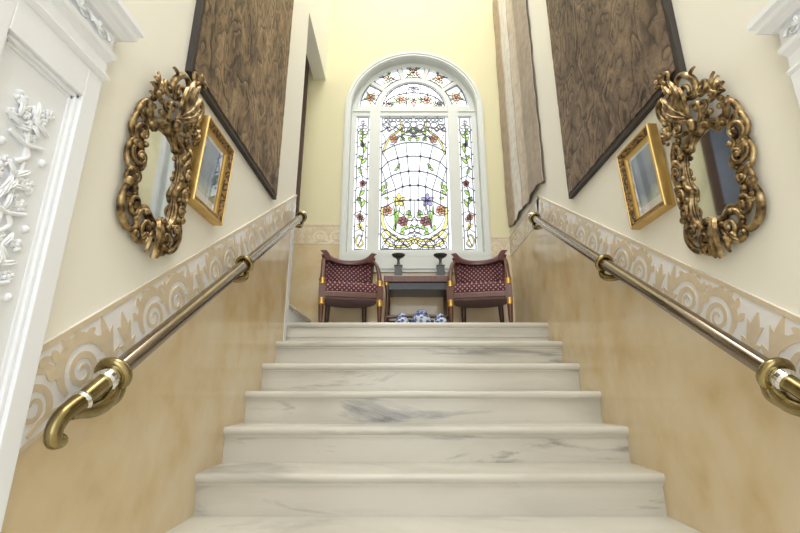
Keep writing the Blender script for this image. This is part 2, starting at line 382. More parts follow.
def side_flight():
    t = thing('staircase', 'start of the marble flight climbing left from the landing behind the white wall corner', 'stairs', (L, 4.03, LAND))
    for k in range(8):
        xn = L - .003 - TREAD * k; z1 = LAND + RISE * (k + 1)
        m = MB(); m.box((xn - .045, LY + .003, z1 - RISE), (xn - .022, B - .003, z1 - .042)); build('riser', m, M['white'] if k == 0 else M['marble'], t, off=(L, 4.03, LAND))
        m = MB(); m.prism([(xn - .012, z1 - .042), (xn, z1 - .02), (xn - .006, z1 - .003), (xn - .015, z1), (xn - TREAD - .05, z1), (xn - TREAD - .05, z1 - .042)], lambda u, v, d: (u, d, v), LY + .003, B - .003)
        build('tread', m, M['tread'], t, off=(L, 4.03, LAND))
side_flight()

# ------------------------------------------------------------------ marble dado and friezes
OFFB, OFFT = .875, 1.14
fL = lambda u, v, d: (L + d, u, v)
fR = lambda u, v, d: (R - d, u, v)
c0 = math.cos(math.atan(SL)); s0 = math.sin(math.atan(SL))
BW = (OFFT - OFFB) * c0                      # width of the frieze
YS = 1.112                                   # where the door surround ends
ZH = nose(LY) + OFFB                         # bottom of the level frieze on the landing
m = MB(); m.prism([(YS, 0), (LY - .09, 0), (LY - .09, nose(LY - .09) + OFFB), (YS, nose(YS) + OFFB)], fL, -.002, .006)
struct('trim_1', m, M['dado'], 'honey marble dado below the left handrail')
m = MB(); m.prism([(YS, 0), (B - .001, 0), (B - .001, ZH), (LY, ZH), (YS, nose(YS) + OFFB)], fR, -.002, .006)
struct('trim_2', m, M['dado'], 'honey marble dado below the right handrail')
m = MB(); m.box((L - 2.4, B - .008, LAND), (XM - RO, B + .002, 2.63)); m.box((XM - RO, B - .008, LAND), (R - .006, B + .002, 2.38)); m.box((XM + RO, B - .008, 2.38), (R - .006, B + .002, ZH))
struct('trim_3', m, M['dado'], 'honey marble dado behind the chairs on the back wall')
# white corner strip on the end of the left wall
m = MB(); m.prism([(LY - .09, LAND - .3), (LY + .003, LAND - .0), (LY + .003, 2.66), (LY - .09, 2.56)], fL, -.002, .009); struct('trim_4', m, M['white'], 'white corner strip at the top of the left stair wall')

def ell_leaf(base, tip, w, n=8, bend=0.):
    (x0, y0), (x1, y1) = base, tip; pts = []; ws = []
    dx, dy = x1-x0, y1-y0
    for i in range(n+1):
        t = i/n; b = bend*math.sin(PI*t)
        pts.append((x0+dx*t-dy*b, y0+dy*t+dx*b)); ws.append(max(.0015, w*math.sin(PI*min(1, t*.9+.08))**.8))
    return pts, ws
def frieze_unit(put, s, flip, W):
    """acanthus scrolls and palmettes; put(pts, widths)"""
    k = W / .222; f = -1 if flip else 1
    P = lambda pts: [(s + f*x*k, y*k) for x, y in pts]
    for e in (.085, .262):
        sp = []; ws = []
        for i in range(34):                                    # inner spiral
            t = i/33; a = math.radians(-60 + 560*t); r = .050*(1-t)**.8 + .006
            sp.append((e + r*math.cos(a), .085 + r*math.sin(a)*1.02)); ws.append((.016*(1-t)+.007)*k)
        put(P(sp), ws)
        oc = []; ws = []
        for i in range(22):                                    # outer acanthus arc
            t = i/21; a = math.radians(205 - 200*t); r = .083 + .012*t
            oc.append((e + .004 + r*math.cos(a), .088 + r*math.sin(a)*1.02)); ws.append((.012 + .024*math.sin(PI*t)**.8)*k)
        put(P(oc), ws)
        for i in range(6):                                     # fringe of the acanthus
            a = math.radians(165 - 26*i); r = .098
            b = (e + r*math.cos(a), .088 + r*math.sin(a)); q = (e + (r+.032)*math.cos(a-.25), min(.212, .088 + (r+.030)*math.sin(a-.25)))
            p, w = ell_leaf(b, q, .026*k); put(P(p), w)
        p, w = ell_leaf((e - .055, .012), (e + .09, .03), .016*k, bend=.12); put(P(p), w)
    for e, h in ((.385, .185), (.478, .16)):
        for da, l, w_ in ((0, 1, .042), (.42, .82, .032), (-.42, .82, .032), (.9, .55, .026), (-.9, .55, .026)):
            p, w = ell_leaf((e, .018), (e + h*l*math.sin(da)*.62, .018 + h*l*math.cos(da)), w_*k, bend=.10*(1 if da > 0 else -1 if da < 0 else 0)); put(P(p), w)
        p, w = ell_leaf((e - .05, .016), (e + .05, .016), .012*k, bend=-.1); put(P(p), w)
def frieze(name, fn, x0, x1, W, sl, mats, label, d=.008, start=0., poly=None):
    """fn(u, v, d): u along the band, v across it"""
    m = MB(); pl = poly or [(x0, 0), (x1, 0), (x1, W), (x0, W)]
    m.prism(pl, fn, -.003, d, 0)
    m.strip([(pl[0][0], .006), (pl[1][0], .006)], .011, fn, d - .001, d + .002, 1)
    m.strip([(pl[3][0], W - .008), (pl[2][0], W - .008)], .017, fn, d - .001, d + .004, 1)
    n = 0; s = x0 + start
    lo, hi = pl[0][0] + .02, pl[1][0] - .015
    def put(pts, ws):
        q = [(a, b) for a, b in zip(pts, ws) if lo < a[0] < hi and .012 < a[1] < W - .018]
        if len(q) >= 3: m.strip([a for a, _ in q], [b for _, b in q], fn, d - .001, d + .0018 + (put.i % 14)*.00018, 1); put.i += 1
    put.i = 0
    while s < x1 + .5:
        n += 1
        frieze_unit(put, s, False, W); s += .56
    return struct(name, m, mats, label)
def slope_fn(X, sg):
    return lambda u, v, d: (X + sg*d, u*c0 - v*s0, nose(0) + OFFB + u*s0 + v*c0)
def u_of(y, v): return (y + v*s0)/c0
fp = lambda ya, yb: [(u_of(ya, 0), 0), (u_of(yb, 0), 0), (u_of(yb, BW), BW), (u_of(ya, BW), BW)]
frieze('trim_5', slope_fn(L, 1), u_of(YS, 0), u_of(LY, 0), BW, SL, [M['band'], M['scroll']], 'pale frieze of beige acanthus scrolls along the left stair wall', start=.02, poly=fp(YS, LY - .002))
frieze('trim_6', slope_fn(R, -1), u_of(YS, 0), u_of(LY, 0), BW, SL, [M['band'], M['scroll']], 'pale frieze of beige acanthus scrolls along the right stair wall', start=.02, poly=fp(YS, LY))
hR = lambda u, v, d: (R - d, u, ZH + v)
frieze('trim_7', hR, LY, B - .002, BW, 0, [M['band'], M['scroll']], 'level frieze beside the right chair under the hanging', start=.05, poly=[(LY, 0), (B - .002, 0), (B - .002, BW), (LY - BW*SL/(1) * .5, BW)])
hB = lambda u, v, d: (u, B - d, ZH + v)
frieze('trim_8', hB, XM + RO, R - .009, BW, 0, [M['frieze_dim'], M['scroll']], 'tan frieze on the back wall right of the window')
hB2 = lambda u, v, d: (u, B - d, 2.63 + v)
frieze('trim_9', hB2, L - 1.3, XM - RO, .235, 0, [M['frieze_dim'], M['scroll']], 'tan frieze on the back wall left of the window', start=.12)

# ------------------------------------------------------------------ stained glass window
win = thing('window_1', 'arched stained glass window in a white frame over the landing', None, (XM, B, ZB), kind='structure'); WO = (XM, B, ZB)
YG = 4.65
def ring(m, r0, r1, d0, d1, n=48, cz0=ZC, zb=ZB, k=None):
    """arched band (two legs and a half ring) between half widths r0<r1, extruded in Y"""
    a, b = arc(r0, n), arc(r1, n)
    for i in range(n): m.prism([a[i], a[i+1], b[i+1], b[i]], fy, d0, d1, k)
    m.prism([(XM-r1, zb), (XM-r0, zb), (XM-r0, cz0), (XM-r1, cz0)], fy, d0, d1, k); m.prism([(XM+r0, zb), (XM+r1, zb), (XM+r1, cz0), (XM+r0, cz0)], fy, d0, d1, k)
m = MB(); ring(m, .775, .832, B - .028, B + .01); ring(m, .765, .80, B - .012, B + .2); ring(m, .800, .818, B - .038, B - .02)
m.box((XM - .832, B - .03, 2.31), (XM + .832, B + .01, ZB + .0)); m.box((XM - .80, B - .032, ZB - .01), (XM + .80, B + .16, ZB + .035)); m.box((XM - .80, B - .04, 2.345), (XM + .80, B - .02, 2.36))
build('window_casing', m, M['win_white'], win, WO, smooth=30)
fr = MB(); ring(fr, .712, .775, YG - .018, YG + .04, zb=ZB + .03)
for xa, xb in ((-.395, -.265), (.565, .69)): fr.box((xa - .0, YG - .035, ZB + .03), (xb, YG + .04, 4.49))
fr.box((XM - .74, YG - .03, ZB + .03), (XM + .74, YG + .04, 2.60)); fr.box((XM - .74, YG - .020, 4.345), (XM + .74, YG + .03, 4.478))
fr.box((XM - .75, YG - .032, 4.40), (XM + .75, YG - .01, 4.422))
a, b = arc(.415, 40, cz=4.435), arc(.472, 40, cz=4.435)
for i in range(40): fr.prism([a[i], a[i+1], b[i+1], b[i]], fy, YG - .014, YG + .03)
CZ = 4.435
for ang in (142, 106, 74, 38):
    ca, sa = math.cos(math.radians(ang)), math.sin(math.radians(ang)); w = .024
    fr.prism([(XM+.47*ca-w*sa, CZ+.47*sa+w*ca), (XM+.47*ca+w*sa, CZ+.47*sa-w*ca), (XM+.73*ca+w*sa, CZ+.71*sa-w*ca), (XM+.73*ca-w*sa, CZ+.71*sa+w*ca)], fy, YG - .012, YG + .03)
build('window_frame', fr, M['win_white'], win, WO, smooth=30)

LW = .0102
class Panel:
    def __init__(s, name, label=None): s.g = MB(); s.l = MB(); s.c = {}; s.name = name; s.label = label
    def pane(s, poly): s.g.prism(poly, fy, YG, YG + .004)
    def lead(s, pts, w=LW): s.l.strip(pts, w, fy, YG - .006, YG + .008)
    def col(s, key, poly, outline=True):
        s.c.setdefault(key, MB()).prism(poly, fy, YG - .003 - .0004*len(s.c), YG - .0015)
        if outline: s.lead(list(poly) + [poly[0]], LW*.7)
    def band(s, key, pts, w):
        s.c.setdefault(key, MB()).strip(pts, w, fy, YG - .003 - .0004*len(s.c), YG - .0015)
        n = len(pts); 
        for sg in (-1, 1):
            e = []
            for i, p in enumerate(pts):
                a = pts[max(0, i-1)]; b = pts[min(n-1, i+1)]; dx, dy = b[0]-a[0], b[1]-a[1]; l = math.hypot(dx, dy) or 1
                e.append((p[0] - sg*dy/l*w/2, p[1] + sg*dx/l*w/2))
            s.lead(e, LW*.65)
    def leaf(s, key, b, t, w):
        p, ws = ell_leaf(b, t, w); lo = []; hi = []
        dx, dy = t[0]-b[0], t[1]-b[1]; l = math.hypot(dx, dy)
        lo = [(q[0]-dy/l*a/2, q[1]+dx/l*a/2) for q, a in zip(p, ws)]; hi = [(q[0]+dy/l*a/2, q[1]-dx/l*a/2) for q, a in zip(p, ws)]
        s.col(key, lo + hi[::-1], False); s.lead(lo + hi[::-1] + [lo[0]], LW*.5)
    def flower(s, key, c, r, n=5, core='g_yellow', rot=.3):
        for i in range(n):
            a = rot + 2*PI*i/n; s.leaf(key, (c[0]+r*.15*math.cos(a), c[1]+r*.15*math.sin(a)), (c[0]+r*math.cos(a), c[1]+r*math.sin(a)), r*.85)
        s.col(core, [(c[0]+r*.25*math.cos(2*PI*i/8), c[1]+r*.25*math.sin(2*PI*i/8)) for i in range(8)])
    def circle(s, c, r, n=16, w=LW*.75): s.lead([(c[0]+r*math.cos(2*PI*i/n), c[1]+r*math.sin(2*PI*i/n)) for i in range(n+1)], w)
    def done(s):
        o = build(s.name, s.g, M['g_clear'], win, WO)
        if s.label: o['label'] = s.label
        lo = build('lead_came', s.l, M['lead'], o, WO)
        for k, mbb in s.c.items(): build('coloured_glass', mbb, M[k], o, WO)['label'] = {'g_yellow':'yellow','g_green':'green','g_orange':'orange','g_red':'deep red','g_purple':'violet','g_pink':'pink'}[k] + ' glass pieces'
def smooth_curve(pts, n=6):
    out = []; m_ = len(pts)
    for i in range(m_-1):
        p0, p1, p2, p3 = pts[max(0, i-1)], pts[i], pts[i+1], pts[min(m_-1, i+2)]
        for j in range(n):
            t = j/n
            out.append(tuple(.5*((2*p1[k]) + (-p0[k]+p2[k])*t + (2*p0[k]-5*p1[k]+4*p2[k]-p3[k])*t*t + (-p0[k]+3*p1[k]-3*p2[k]+p3[k])*t**3) for k in range(len(p1))))
    out.append(tuple(pts[-1])); return out

# main light
P = Panel('stained_glass', 'tall middle light with a vine trellis')
xa, xb, za, zb = -.262, .562, 2.60, 4.343
P.pane([(xa, za), (xb, za), (xb, zb), (xa, zb)])
XL, XR, Z0, Z1 = -.245, .53, 2.617, 4.325
def q(s, t): return (XL + (XR-XL)*s, Z0 + (Z1-Z0)*(t - .124*t*(1-t)))
def cur(pts, mirror=True, n=6, w=LW):
    P.lead([q(*p) for p in smooth_curve(pts, n)], w)
    if mirror: P.lead([q(1-p[0], p[1]) for p in smooth_curve(pts, n)], w)
def curb(key, pts, w, n=6):
    P.band(key, [q(*p) for p in smooth_curve(pts, n)], w); P.band(key, [q(1-p[0], p[1]) for p in smooth_curve(pts, n)], w)
P.lead([q(0,0), q(1,0), q(1,1), q(0,1), q(0,0)], .012)
for t in (.12, .3, .46, .62, .78, .9):
    for s_ in (0, 1): P.lead([q(s_, t), (q(s_, t)[0] + (-.02 if s_ == 0 else .02), q(s_, t)[1])])
for s_ in (.12, .3, .5, .7, .88): P.lead([q(s_, 1), (q(s_, 1)[0], q(s_, 1)[1] + .02)]); P.lead([q(s_, 0), (q(s_, 0)[0], q(s_, 0)[1] - .018)])
for arcp in ([(0,.745),(.17,.79),(.35,.815),(.5,.818)], [(0,.62),(.094,.67),(.25,.70),(.396,.714),(.5,.716)], [(.0,.51),(.15,.565),(.29,.59),(.417,.602),(.5,.603)],
             [(0,.417),(.10,.44),(.218,.462),(.326,.485),(.437,.495),(.5,.496)], [(.0,.32),(.1,.343),(.218,.372),(.33,.38),(.5,.383)]): cur(arcp)
for ln in ([(.38,.815),(.396,.714),(.417,.602),(.437,.495),(.44,.383),(.44,.27)], [(.20,.795),(.25,.70),(.29,.59),(.326,.485),(.33,.38),(.33,.30)],
           [(.0,.745),(.094,.67),(.15,.565),(.218,.462),(.218,.372),(.21,.27)], [(0,.62),(.05,.545),(.10,.44),(.10,.343)]): cur(ln)
cur([(.5,.383),(.5,.25)], False)
for s_, t in ((.396,.714),(.25,.70),(.417,.602),(.437,.495),(.326,.485),(.44,.383)):
    for x in (s_, 1-s_): P.circle(q(x, t), .012, 8)
# top scrollwork and vine
curb('g_yellow', [(.02,.735),(.06,.80),(.14,.865),(.25,.90),(.31,.955),(.27,.985)], .022)
for i in range(9):
    s_ = .07 + .86*i/8; P.circle(q(s_, .945 + .012*math.sin(i*2.2)), .040, 14, LW*.9); P.circle(q(s_ + .045, .915), .026, 12, LW*.9)
cur([(.0,.90),(.08,.93),(.12,.985)]); cur([(.30,.86),(.4,.90),(.5,.885)]); cur([(.22,.84),(.34,.875),(.5,.86)])
for s_, t, ds, dt in ((.30,.88,.06,.02),(.34,.86,-.05,-.03),(.38,.89,.05,.02),(.43,.91,.05,.0),(.48,.885,-.05,.025),(.41,.855,.05,-.025),(.36,.835,-.04,.02),(.46,.85,.03,.025),(.29,.905,.04,.015),(.5,.915,.04,.012)):
    for x, d in ((s_, ds), (1-s_, -ds)): P.leaf('g_green', q(x, t), q(x+d, t+dt), .036)
for s_ in (.19, .81): P.flower('g_orange', q(s_, .845), .058, 5)
P.leaf('g_purple', q(.5,.86), q(.5,.90), .04)
# leaves at the sides
for s_, t, ds, dt in ((.02,.42,.06,.04),(.05,.40,.07,-.005),(.01,.45,.03,.05),(.06,.47,.03,.05),(.24,.63,.05,.03),(.20,.605,.07,.03)):
    for x, d in ((s_, ds), (1-s_, -ds)): P.leaf('g_green', q(x, t), q(x+d, t+dt), .03)
# foot: yellow scrolls, irises, roses
curb('g_yellow', [(.03,.33),(.02,.25),(.05,.175),(.13,.115),(.25,.077),(.38,.068),(.47,.085)], .034)
curb('g_yellow', [(.03,.12),(.07,.07),(.15,.035),(.25,.02),(.38,.025),(.46,.05),(.5,.085)], .028)
for s_, t, r in ((.14,.055,.055),(.27,.045,.05),(.40,.05,.045),(.08,.035,.045),(.08,.115,.05),(.20,.085,.045),(.34,.015,.04),(.45,.11,.035),(.46,.15,.03)):
    for x in (s_, 1-s_): P.circle(q(x, t), r, 16)
for x in (.10, .895): P.flower('g_orange', q(x, .305), .060, 6)
for x in (.33, .665): P.flower('g_red', q(x, .22), .066, 6, 'g_pink')
for key, x, sg in (('g_yellow', .27, 1), ('g_purple', .70, -1)):
    for a, l in ((90,.10),(150,.085),(30,.085),(230,.075),(310,.075)):
        b = q(x, .375); P.leaf(key, b, (b[0]+l*math.cos(math.radians(a)), b[1]+l*math.sin(math.radians(a))), .05)
    for d in (-.05, 0, .05): P.leaf('g_green', q(x - sg*.05, .16), q(x - sg*.03 + d, .34), .016)
for s_, t, ds, dt in ((.38,.27,.05,.035),(.44,.265,-.02,.04),(.40,.25,.07,.01),(.28,.12,.08,.01),(.30,.14,.05,.03),(.44,.19,.04,-.02),(.40,.16,-.05,.03),(.22,.15,-.02,.04)):
    for x, d in ((s_, ds), (1-s_, -ds)): P.leaf('g_green', q(x, t), q(x+d, t+dt), .038)
for i in range(7):
    s_ = .06 + .065*i; P.circle(q(s_, .985), .022, 10, LW*.7); P.circle(q(1-s_, .985), .022, 10, LW*.7)
cur([(.03,.30),(.10,.20),(.22,.14),(.36,.11),(.5,.14)], w=LW*.8); cur([(.0,.16),(.09,.15),(.2,.11),(.32,.045),(.44,.0)], w=LW*.8); cur([(.02,.0),(.12,.08),(.24,.0)], w=LW*.8); cur([(.2,.0),(.33,.09),(.46,.0)], w=LW*.8)
cur([(.0,.28),(.14,.26),(.26,.30),(.33,.27),(.44,.27)], w=LW*.8); cur([(.33,.38),(.36,.30),(.33,.27)], w=LW*.8)
cur([(.0,.80),(.06,.83),(.02,.88)], w=LW*.8); cur([(.0,.96),(.06,.94),(.12,.91),(.22,.93)], w=LW*.8); cur([(.12,.80),(.2,.81),(.26,.87),(.36,.83)], w=LW*.8)
P.circle(q(.5,.205), .042, 8); P.circle(q(.5,.12), .03, 10); P.circle(q(.5,.06), .03, 10); cur([(.38,.23),(.45,.225),(.5,.255)]); cur([(.36,.15),(.44,.17),(.5,.155)])
P.done()
# side lights
for nm, x0, x1 in (('narrow left light with a climbing rose', -.562, -.395), ('narrow right light with a climbing rose', .69, .858)):
    P = Panel('stained_glass', nm); P.pane([(x0, 2.60), (x1, 2.60), (x1, 4.343), (x0, 4.343)])
    a0, a1 = x0 + .020, x1 - .020; Zt = lambda t: 2.615 + 1.715*(t - .124*t*(1-t)); w_ = a1 - a0
    qq = lambda s, t: (a0 + w_*s, Zt(t))
    P.lead([qq(0,0), qq(1,0), qq(1,1), qq(0,1), qq(0,0)], .011)
    for i in range(1, 11):
        t = i/11
        for s_, d in ((0, -.018), (1, .018)): P.lead([qq(s_, t), (qq(s_, t)[0]+d, qq(s_, t)[1])])
    fl = 1 if x0 < 0 else -1; F = lambda s: s if fl > 0 else 1 - s
    P.lead([qq(F(s), t) for s, t in smooth_curve([(.3,.02),(.7,.12),(.35,.22),(.55,.33),(.35,.42),(.65,.52),(.35,.63),(.6,.74),(.45,.84),(.5,.98)], 8)])
    for s, t, ds, dt in ((.5,.33,.35,.05),(.5,.35,-.35,.06),(.4,.42,.4,.04),(.5,.40,-.4,-.02),(.5,.58,-.3,.05),(.45,.66,.45,.04),(.5,.69,-.35,.03),(.6,.74,.2,.07),(.5,.82,-.3,.04),(.5,.85,.35,.03),(.5,.87,-.25,.05),(.4,.83,.1,-.05)):
        P.leaf('g_green', qq(F(s), t), qq(F(s+ds), t+dt), .04)
    P.flower('g_red', qq(F(.62), .51), .042, 5, 'g_pink'); P.flower('g_orange', qq(F(.4), .255), .042, 5); P.flower('g_pink', qq(F(.6), .235), .036, 5); P.flower('g_purple', qq(F(.5), .80), .03, 5)
    P.leaf('g_yellow', qq(F(.5), .17), qq(F(.15), .2), .03); P.leaf('g_yellow', qq(F(.5), .17), qq(F(.85), .15), .03); P.leaf('g_yellow', qq(F(.5), .16), qq(F(.5), .21), .03)
    P.band('g_yellow', [qq(F(s), t) for s, t in smooth_curve([(.75,.10),(.35,.11),(.15,.06),(.45,.02),(.8,.045),(.6,.075)], 6)], .016)
    for t in (.14,.28,.38,.47,.55,.62,.70,.78): P.lead([qq(0, t), qq(.5, t+.02), qq(1, t-.01)], LW*.6)
    for s, t in ((.3,.93),(.7,.93),(.5,.965),(.25,.89),(.75,.89)): P.circle(qq(s, t), .025, 12)
    P.done()
# lunette
P = Panel('stained_glass', 'half round light above the transom'); hub = arc(.42, 30, cz=CZ)
P.pane([(x, z) for x, z in hub if z >= CZ] ); r_ = .395
LZ = 4.480
a1_ = math.degrees(math.asin((LZ - CZ)/r_))
rim = arc(r_, 30, 180 - a1_, a1_, cz=CZ); P.lead(rim + [rim[0]], .011)
for dx in (-.27, -.18, -.09, .09, .18, .27): P.lead([(XM+dx, LZ), (XM+dx, CZ + math.sqrt(r_*r_-dx*dx))])
P.lead([(XM+.4*math.cos(math.radians(a)), CZ + .26*math.sin(math.radians(a))) for a in range(15, 170, 5)])
for dx, k, r, z in ((-.155,'g_orange',.062,.155),(.155,'g_orange',.062,.155),(-.305,'g_pink',.042,.095),(.305,'g_pink',.042,.095)):
    P.flower(k, (XM+dx, CZ+z), r, 6, 'g_yellow')
    for a in (.2, PI-.2, 3.6, 5.7): P.leaf('g_green', (XM+dx+r*.8*math.cos(a), CZ+z+r*.8*math.sin(a)), (XM+dx+r*1.5*math.cos(a), CZ+z+r*1.5*math.sin(a)), .03)
for a in (30, 150, 200, 340, 270): P.leaf('g_purple', (XM, CZ+.33), (XM+.075*math.cos(math.radians(a)), CZ+.33+.06*math.sin(math.radians(a))), .035)
P.leaf('g_purple', (XM, CZ+.15), (XM, CZ+.32), .03)
for a in (225, 315, 160, 20): P.leaf('g_green', (XM, CZ+.15), (XM+.07*math.cos(math.radians(a)), CZ+.15+.06*math.sin(math.radians(a))), .035)
P.leaf('g_red', (XM, CZ+.16), (XM, CZ+.06), .05); P.done()
# five outer lights
for a0, a1 in ((174.5, 145.5), (138.5, 108.5), (103.5, 76.5), (71.5, 41.5), (34.5, 5.5)):
    P = Panel('stained_glass'); o_ = arc(.705, 12, a0 + 3, a1 - 3, cz=CZ - .03); i_ = arc(.465, 12, a0 + 3, a1 - 3, cz=CZ); P.pane(o_ + i_[::-1])
    o2 = arc(.675, 12, a0, a1, cz=CZ - .015); i2 = arc(.488, 12, a0, a1, cz=CZ); P.lead(o2 + i2[::-1] + [o2[0]], .011)
    am = math.radians((a0+a1)/2); c = (XM+.575*math.cos(am), CZ-.01+.575*math.sin(am)); P.flower('g_orange', c, .055, 5, rot=am)
    for k in range(5):
        a = am + .63 + 2*PI*k/5; P.leaf('g_yellow' if k % 2 else 'g_green', (c[0]+.035*math.cos(a), c[1]+.035*math.sin(a)), (c[0]+.09*math.cos(a), c[1]+.09*math.sin(a)), .026)
    for k in range(4):
        a = am + .78 + PI/2*k; e = min(.14, .14); P.lead([(c[0]+.05*math.cos(a), c[1]+.05*math.sin(a)), (c[0]+.125*math.cos(a), c[1]+.10*math.sin(a))], LW*.8)
    P.done()

# ------------------------------------------------------------------ large engraved hangings
def big_panel(name, X, sg, y0, y1, z0, z1, mt, label, d=.035, cat='tapestry'):
    yc = (y0+y1)/2; t = thing(name, label, cat, (X, yc, z0)); off = (X, yc, z0)
    f = (lambda u, v, dd: (X + sg*dd, u, v))
    m = MB(); m.prism([(y0, z0), (y1, z0), (y1, z1), (y0, z1)], f, .002, d - .006); build('backing_board', m, M['black'], t, off)
    m = MB(); n = 60
    rnd = random.Random(len(label)); e = lambda: rnd.uniform(-.004, .004)
    pts = [(y0 + .022 + (y1-y0-.044)*i/40, z0 + .03 + e()) for i in range(41)] + [(y1 - .012 + e(), z0 + .03 + (z1-z0-.05)*i/60) for i in range(61)] + [(y0 + .025 + e()*.5, z1 - .02 - (z1-z0-.05)*i/60) for i in range(61)]
    m.prism(pts, f, d - .008, d); build('figured_cloth', m, mt, t, off)
big_panel('wall_tapestry', R, -1, 1.525, 2.79, 2.375, 4.9, M['tap2'], 'big dark umber figured tapestry on the right wall above the carved mirror')
big_panel('wall_tapestry', L, 1, 1.575, 2.90, 2.42, 4.9, M['tap1'], 'big brown figured tapestry on the left wall above the carved mirror')
# dark hanging on the back wall of the side flight
m = MB(); t = thing('wall_tapestry', 'dark hanging seen edge-on behind the left white wall corner', 'tapestry', (-1.7, B, 2.98))
m.box((-2.4, B - .03, 2.98), (-1.165, B - .001, 5.4)); build('border', m, M['umber'], t, (-1.7, B, 2.98))
m = MB(); m.box((-2.30, B - .036, 3.1), (-1.27, B - .028, 5.28)); build('painted_cloth', m, M['slate'], t, (-1.7, B, 2.98))
# pale banded textile on the landing wall
def hanging():
    y0, y1, z0, z1 = 3.27, 4.43, 2.78, 5.9; yc = (y0+y1)/2
    t = thing('wall_hanging', 'pale banded textile with wavy edges hanging beside the arched window', 'wall hanging', (R, yc, z0))
    off = (R, yc, z0); nu, nv = 40, 90
    def surf(m, dd, grow, th):
        vs = []
        for s_ in (0, 1):
            for j in range(nv+1):
                v = z0 + (z1-z0)*j/nv
                for i in range(nu+1):
                    u = y0 + (y1-y0)*i/nu
                    eu = (.006*math.sin(v*9) + .005*math.sin(v*23+1) + grow)*(1 if i == nu else -1 if i == 0 else 0)
                    ev = (-.012*math.sin(u*14) - .010*math.sin(u*31) - grow)*(1 if j == 0 else 0)
                    w = dd + .007*math.sin(u*13 + .6*math.sin(v*2)) + .004*math.sin(v*8+u*3)
                    vs.append((R - w - (th if s_ else 0), u + eu, v + ev))
        N1 = (nu+1)*(nv+1); fs = []
        for j in range(nv):
            for i in range(nu):
                a = j*(nu+1)+i; fs += [(a, a+1, a+nu+2, a+nu+1), (N1+a, N1+a+nu+1, N1+a+nu+2, N1+a+1)]
        bd = [j*(nu+1) for j in range(nv+1)]; be = [j*(nu+1)+nu for j in range(nv+1)]; bb = list(range(nu+1)); bt = list(range(nv*(nu+1), N1))
        for ln in (bd, be, bb, bt): fs += [(ln[i], ln[i+1], N1+ln[i+1], N1+ln[i]) for i in range(len(ln)-1)]
        m.add(vs, fs)
    m = MB(); surf(m, .026, 0, .008); build('textile', m, M['hanging'], t, off, smooth=40)
    m = MB(); surf(m, .012, .003, .008); build('dark_lining', m, M['lining'], t, off, smooth=40)
hanging()

# ------------------------------------------------------------------ small framed pictures
def small_picture(X, sg, y0, y1, z0, z1, pm, label, lean):
    yc = (y0+y1)/2; t = thing('framed_picture', label, 'picture', (X, yc, (z0+z1)/2)); off = (X, yc, (z0+z1)/2)
    H = z1 - z0
    f = lambda u, v, d: (X + sg*(d + lean*(v - z0)/H + .002), u, v)
    def rect_loop(m, prof, k=None):
        """moulding: prof = (inset, depth) points swept round the rectangle"""
        vs = []; n = len(prof)
        for cy, cz in ((0,0),(1,0),(1,1),(0,1)):
            for i, d in prof:
                u = y0 + i if cy == 0 else y1 - i; v = z0 + i if cz == 0 else z1 - i
                vs.append(f(u, v, d))
        fs = [(c*n+i, c*n+(i+1) % n, ((c+1) % 4)*n+(i+1) % n, ((c+1) % 4)*n+i) for c in range(4) for i in range(n)]
        m.add(vs, fs, k)
    m = MB(); rect_loop(m, [(0, 0), (0, .040), (.003, .047), (.008, .047), (.011, .041), (.034, .026), (.037, .030), (.042, .028), (.05, .018), (.05, 0)])
    fo = build('frame', m, M['gold_bright'], t, off, smooth=30)
    m = MB(); rect_loop(m, [(.0105, .030), (.0105, .0445), (.033, .0285), (.033, .02)]); b = build('carved_inlay', m, M['gold_dark'], fo, off); b['label'] = 'dark beaded inner slope'
    m = MB(); i = .046; m.prism([(y0+i, z0+i), (y1-i, z0+i), (y1-i, z1-i), (y0+i, z1-i)], f, .004, .012); build('mount', m, M['mat_board'], t, off)
    m = MB(); i = .066; m.prism([(y0+i, z0+i+.022), (y1-i, z0+i+.022), (y1-i, z1-i), (y0+i, z1-i)], f, .0115, .0135); build('print', m, pm, t, off)
    m = MB(); i = .047; m.prism([(y0+i, z0+i), (y1-i, z0+i), (y1-i, z1-i), (y0+i, z1-i)], f, .017, .0185); build('picture_glass', m, M['g_picture'], t, off)
small_picture(R, -1, 1.745, 2.045, 1.862, 2.274, M['print1'], 'small gilt framed blue landscape print on the right wall', .02)
small_picture(L, 1, 1.712, 2.025, 1.876, 2.295, M['print2'], 'small gilt framed print on the left wall reflecting the window', .02)

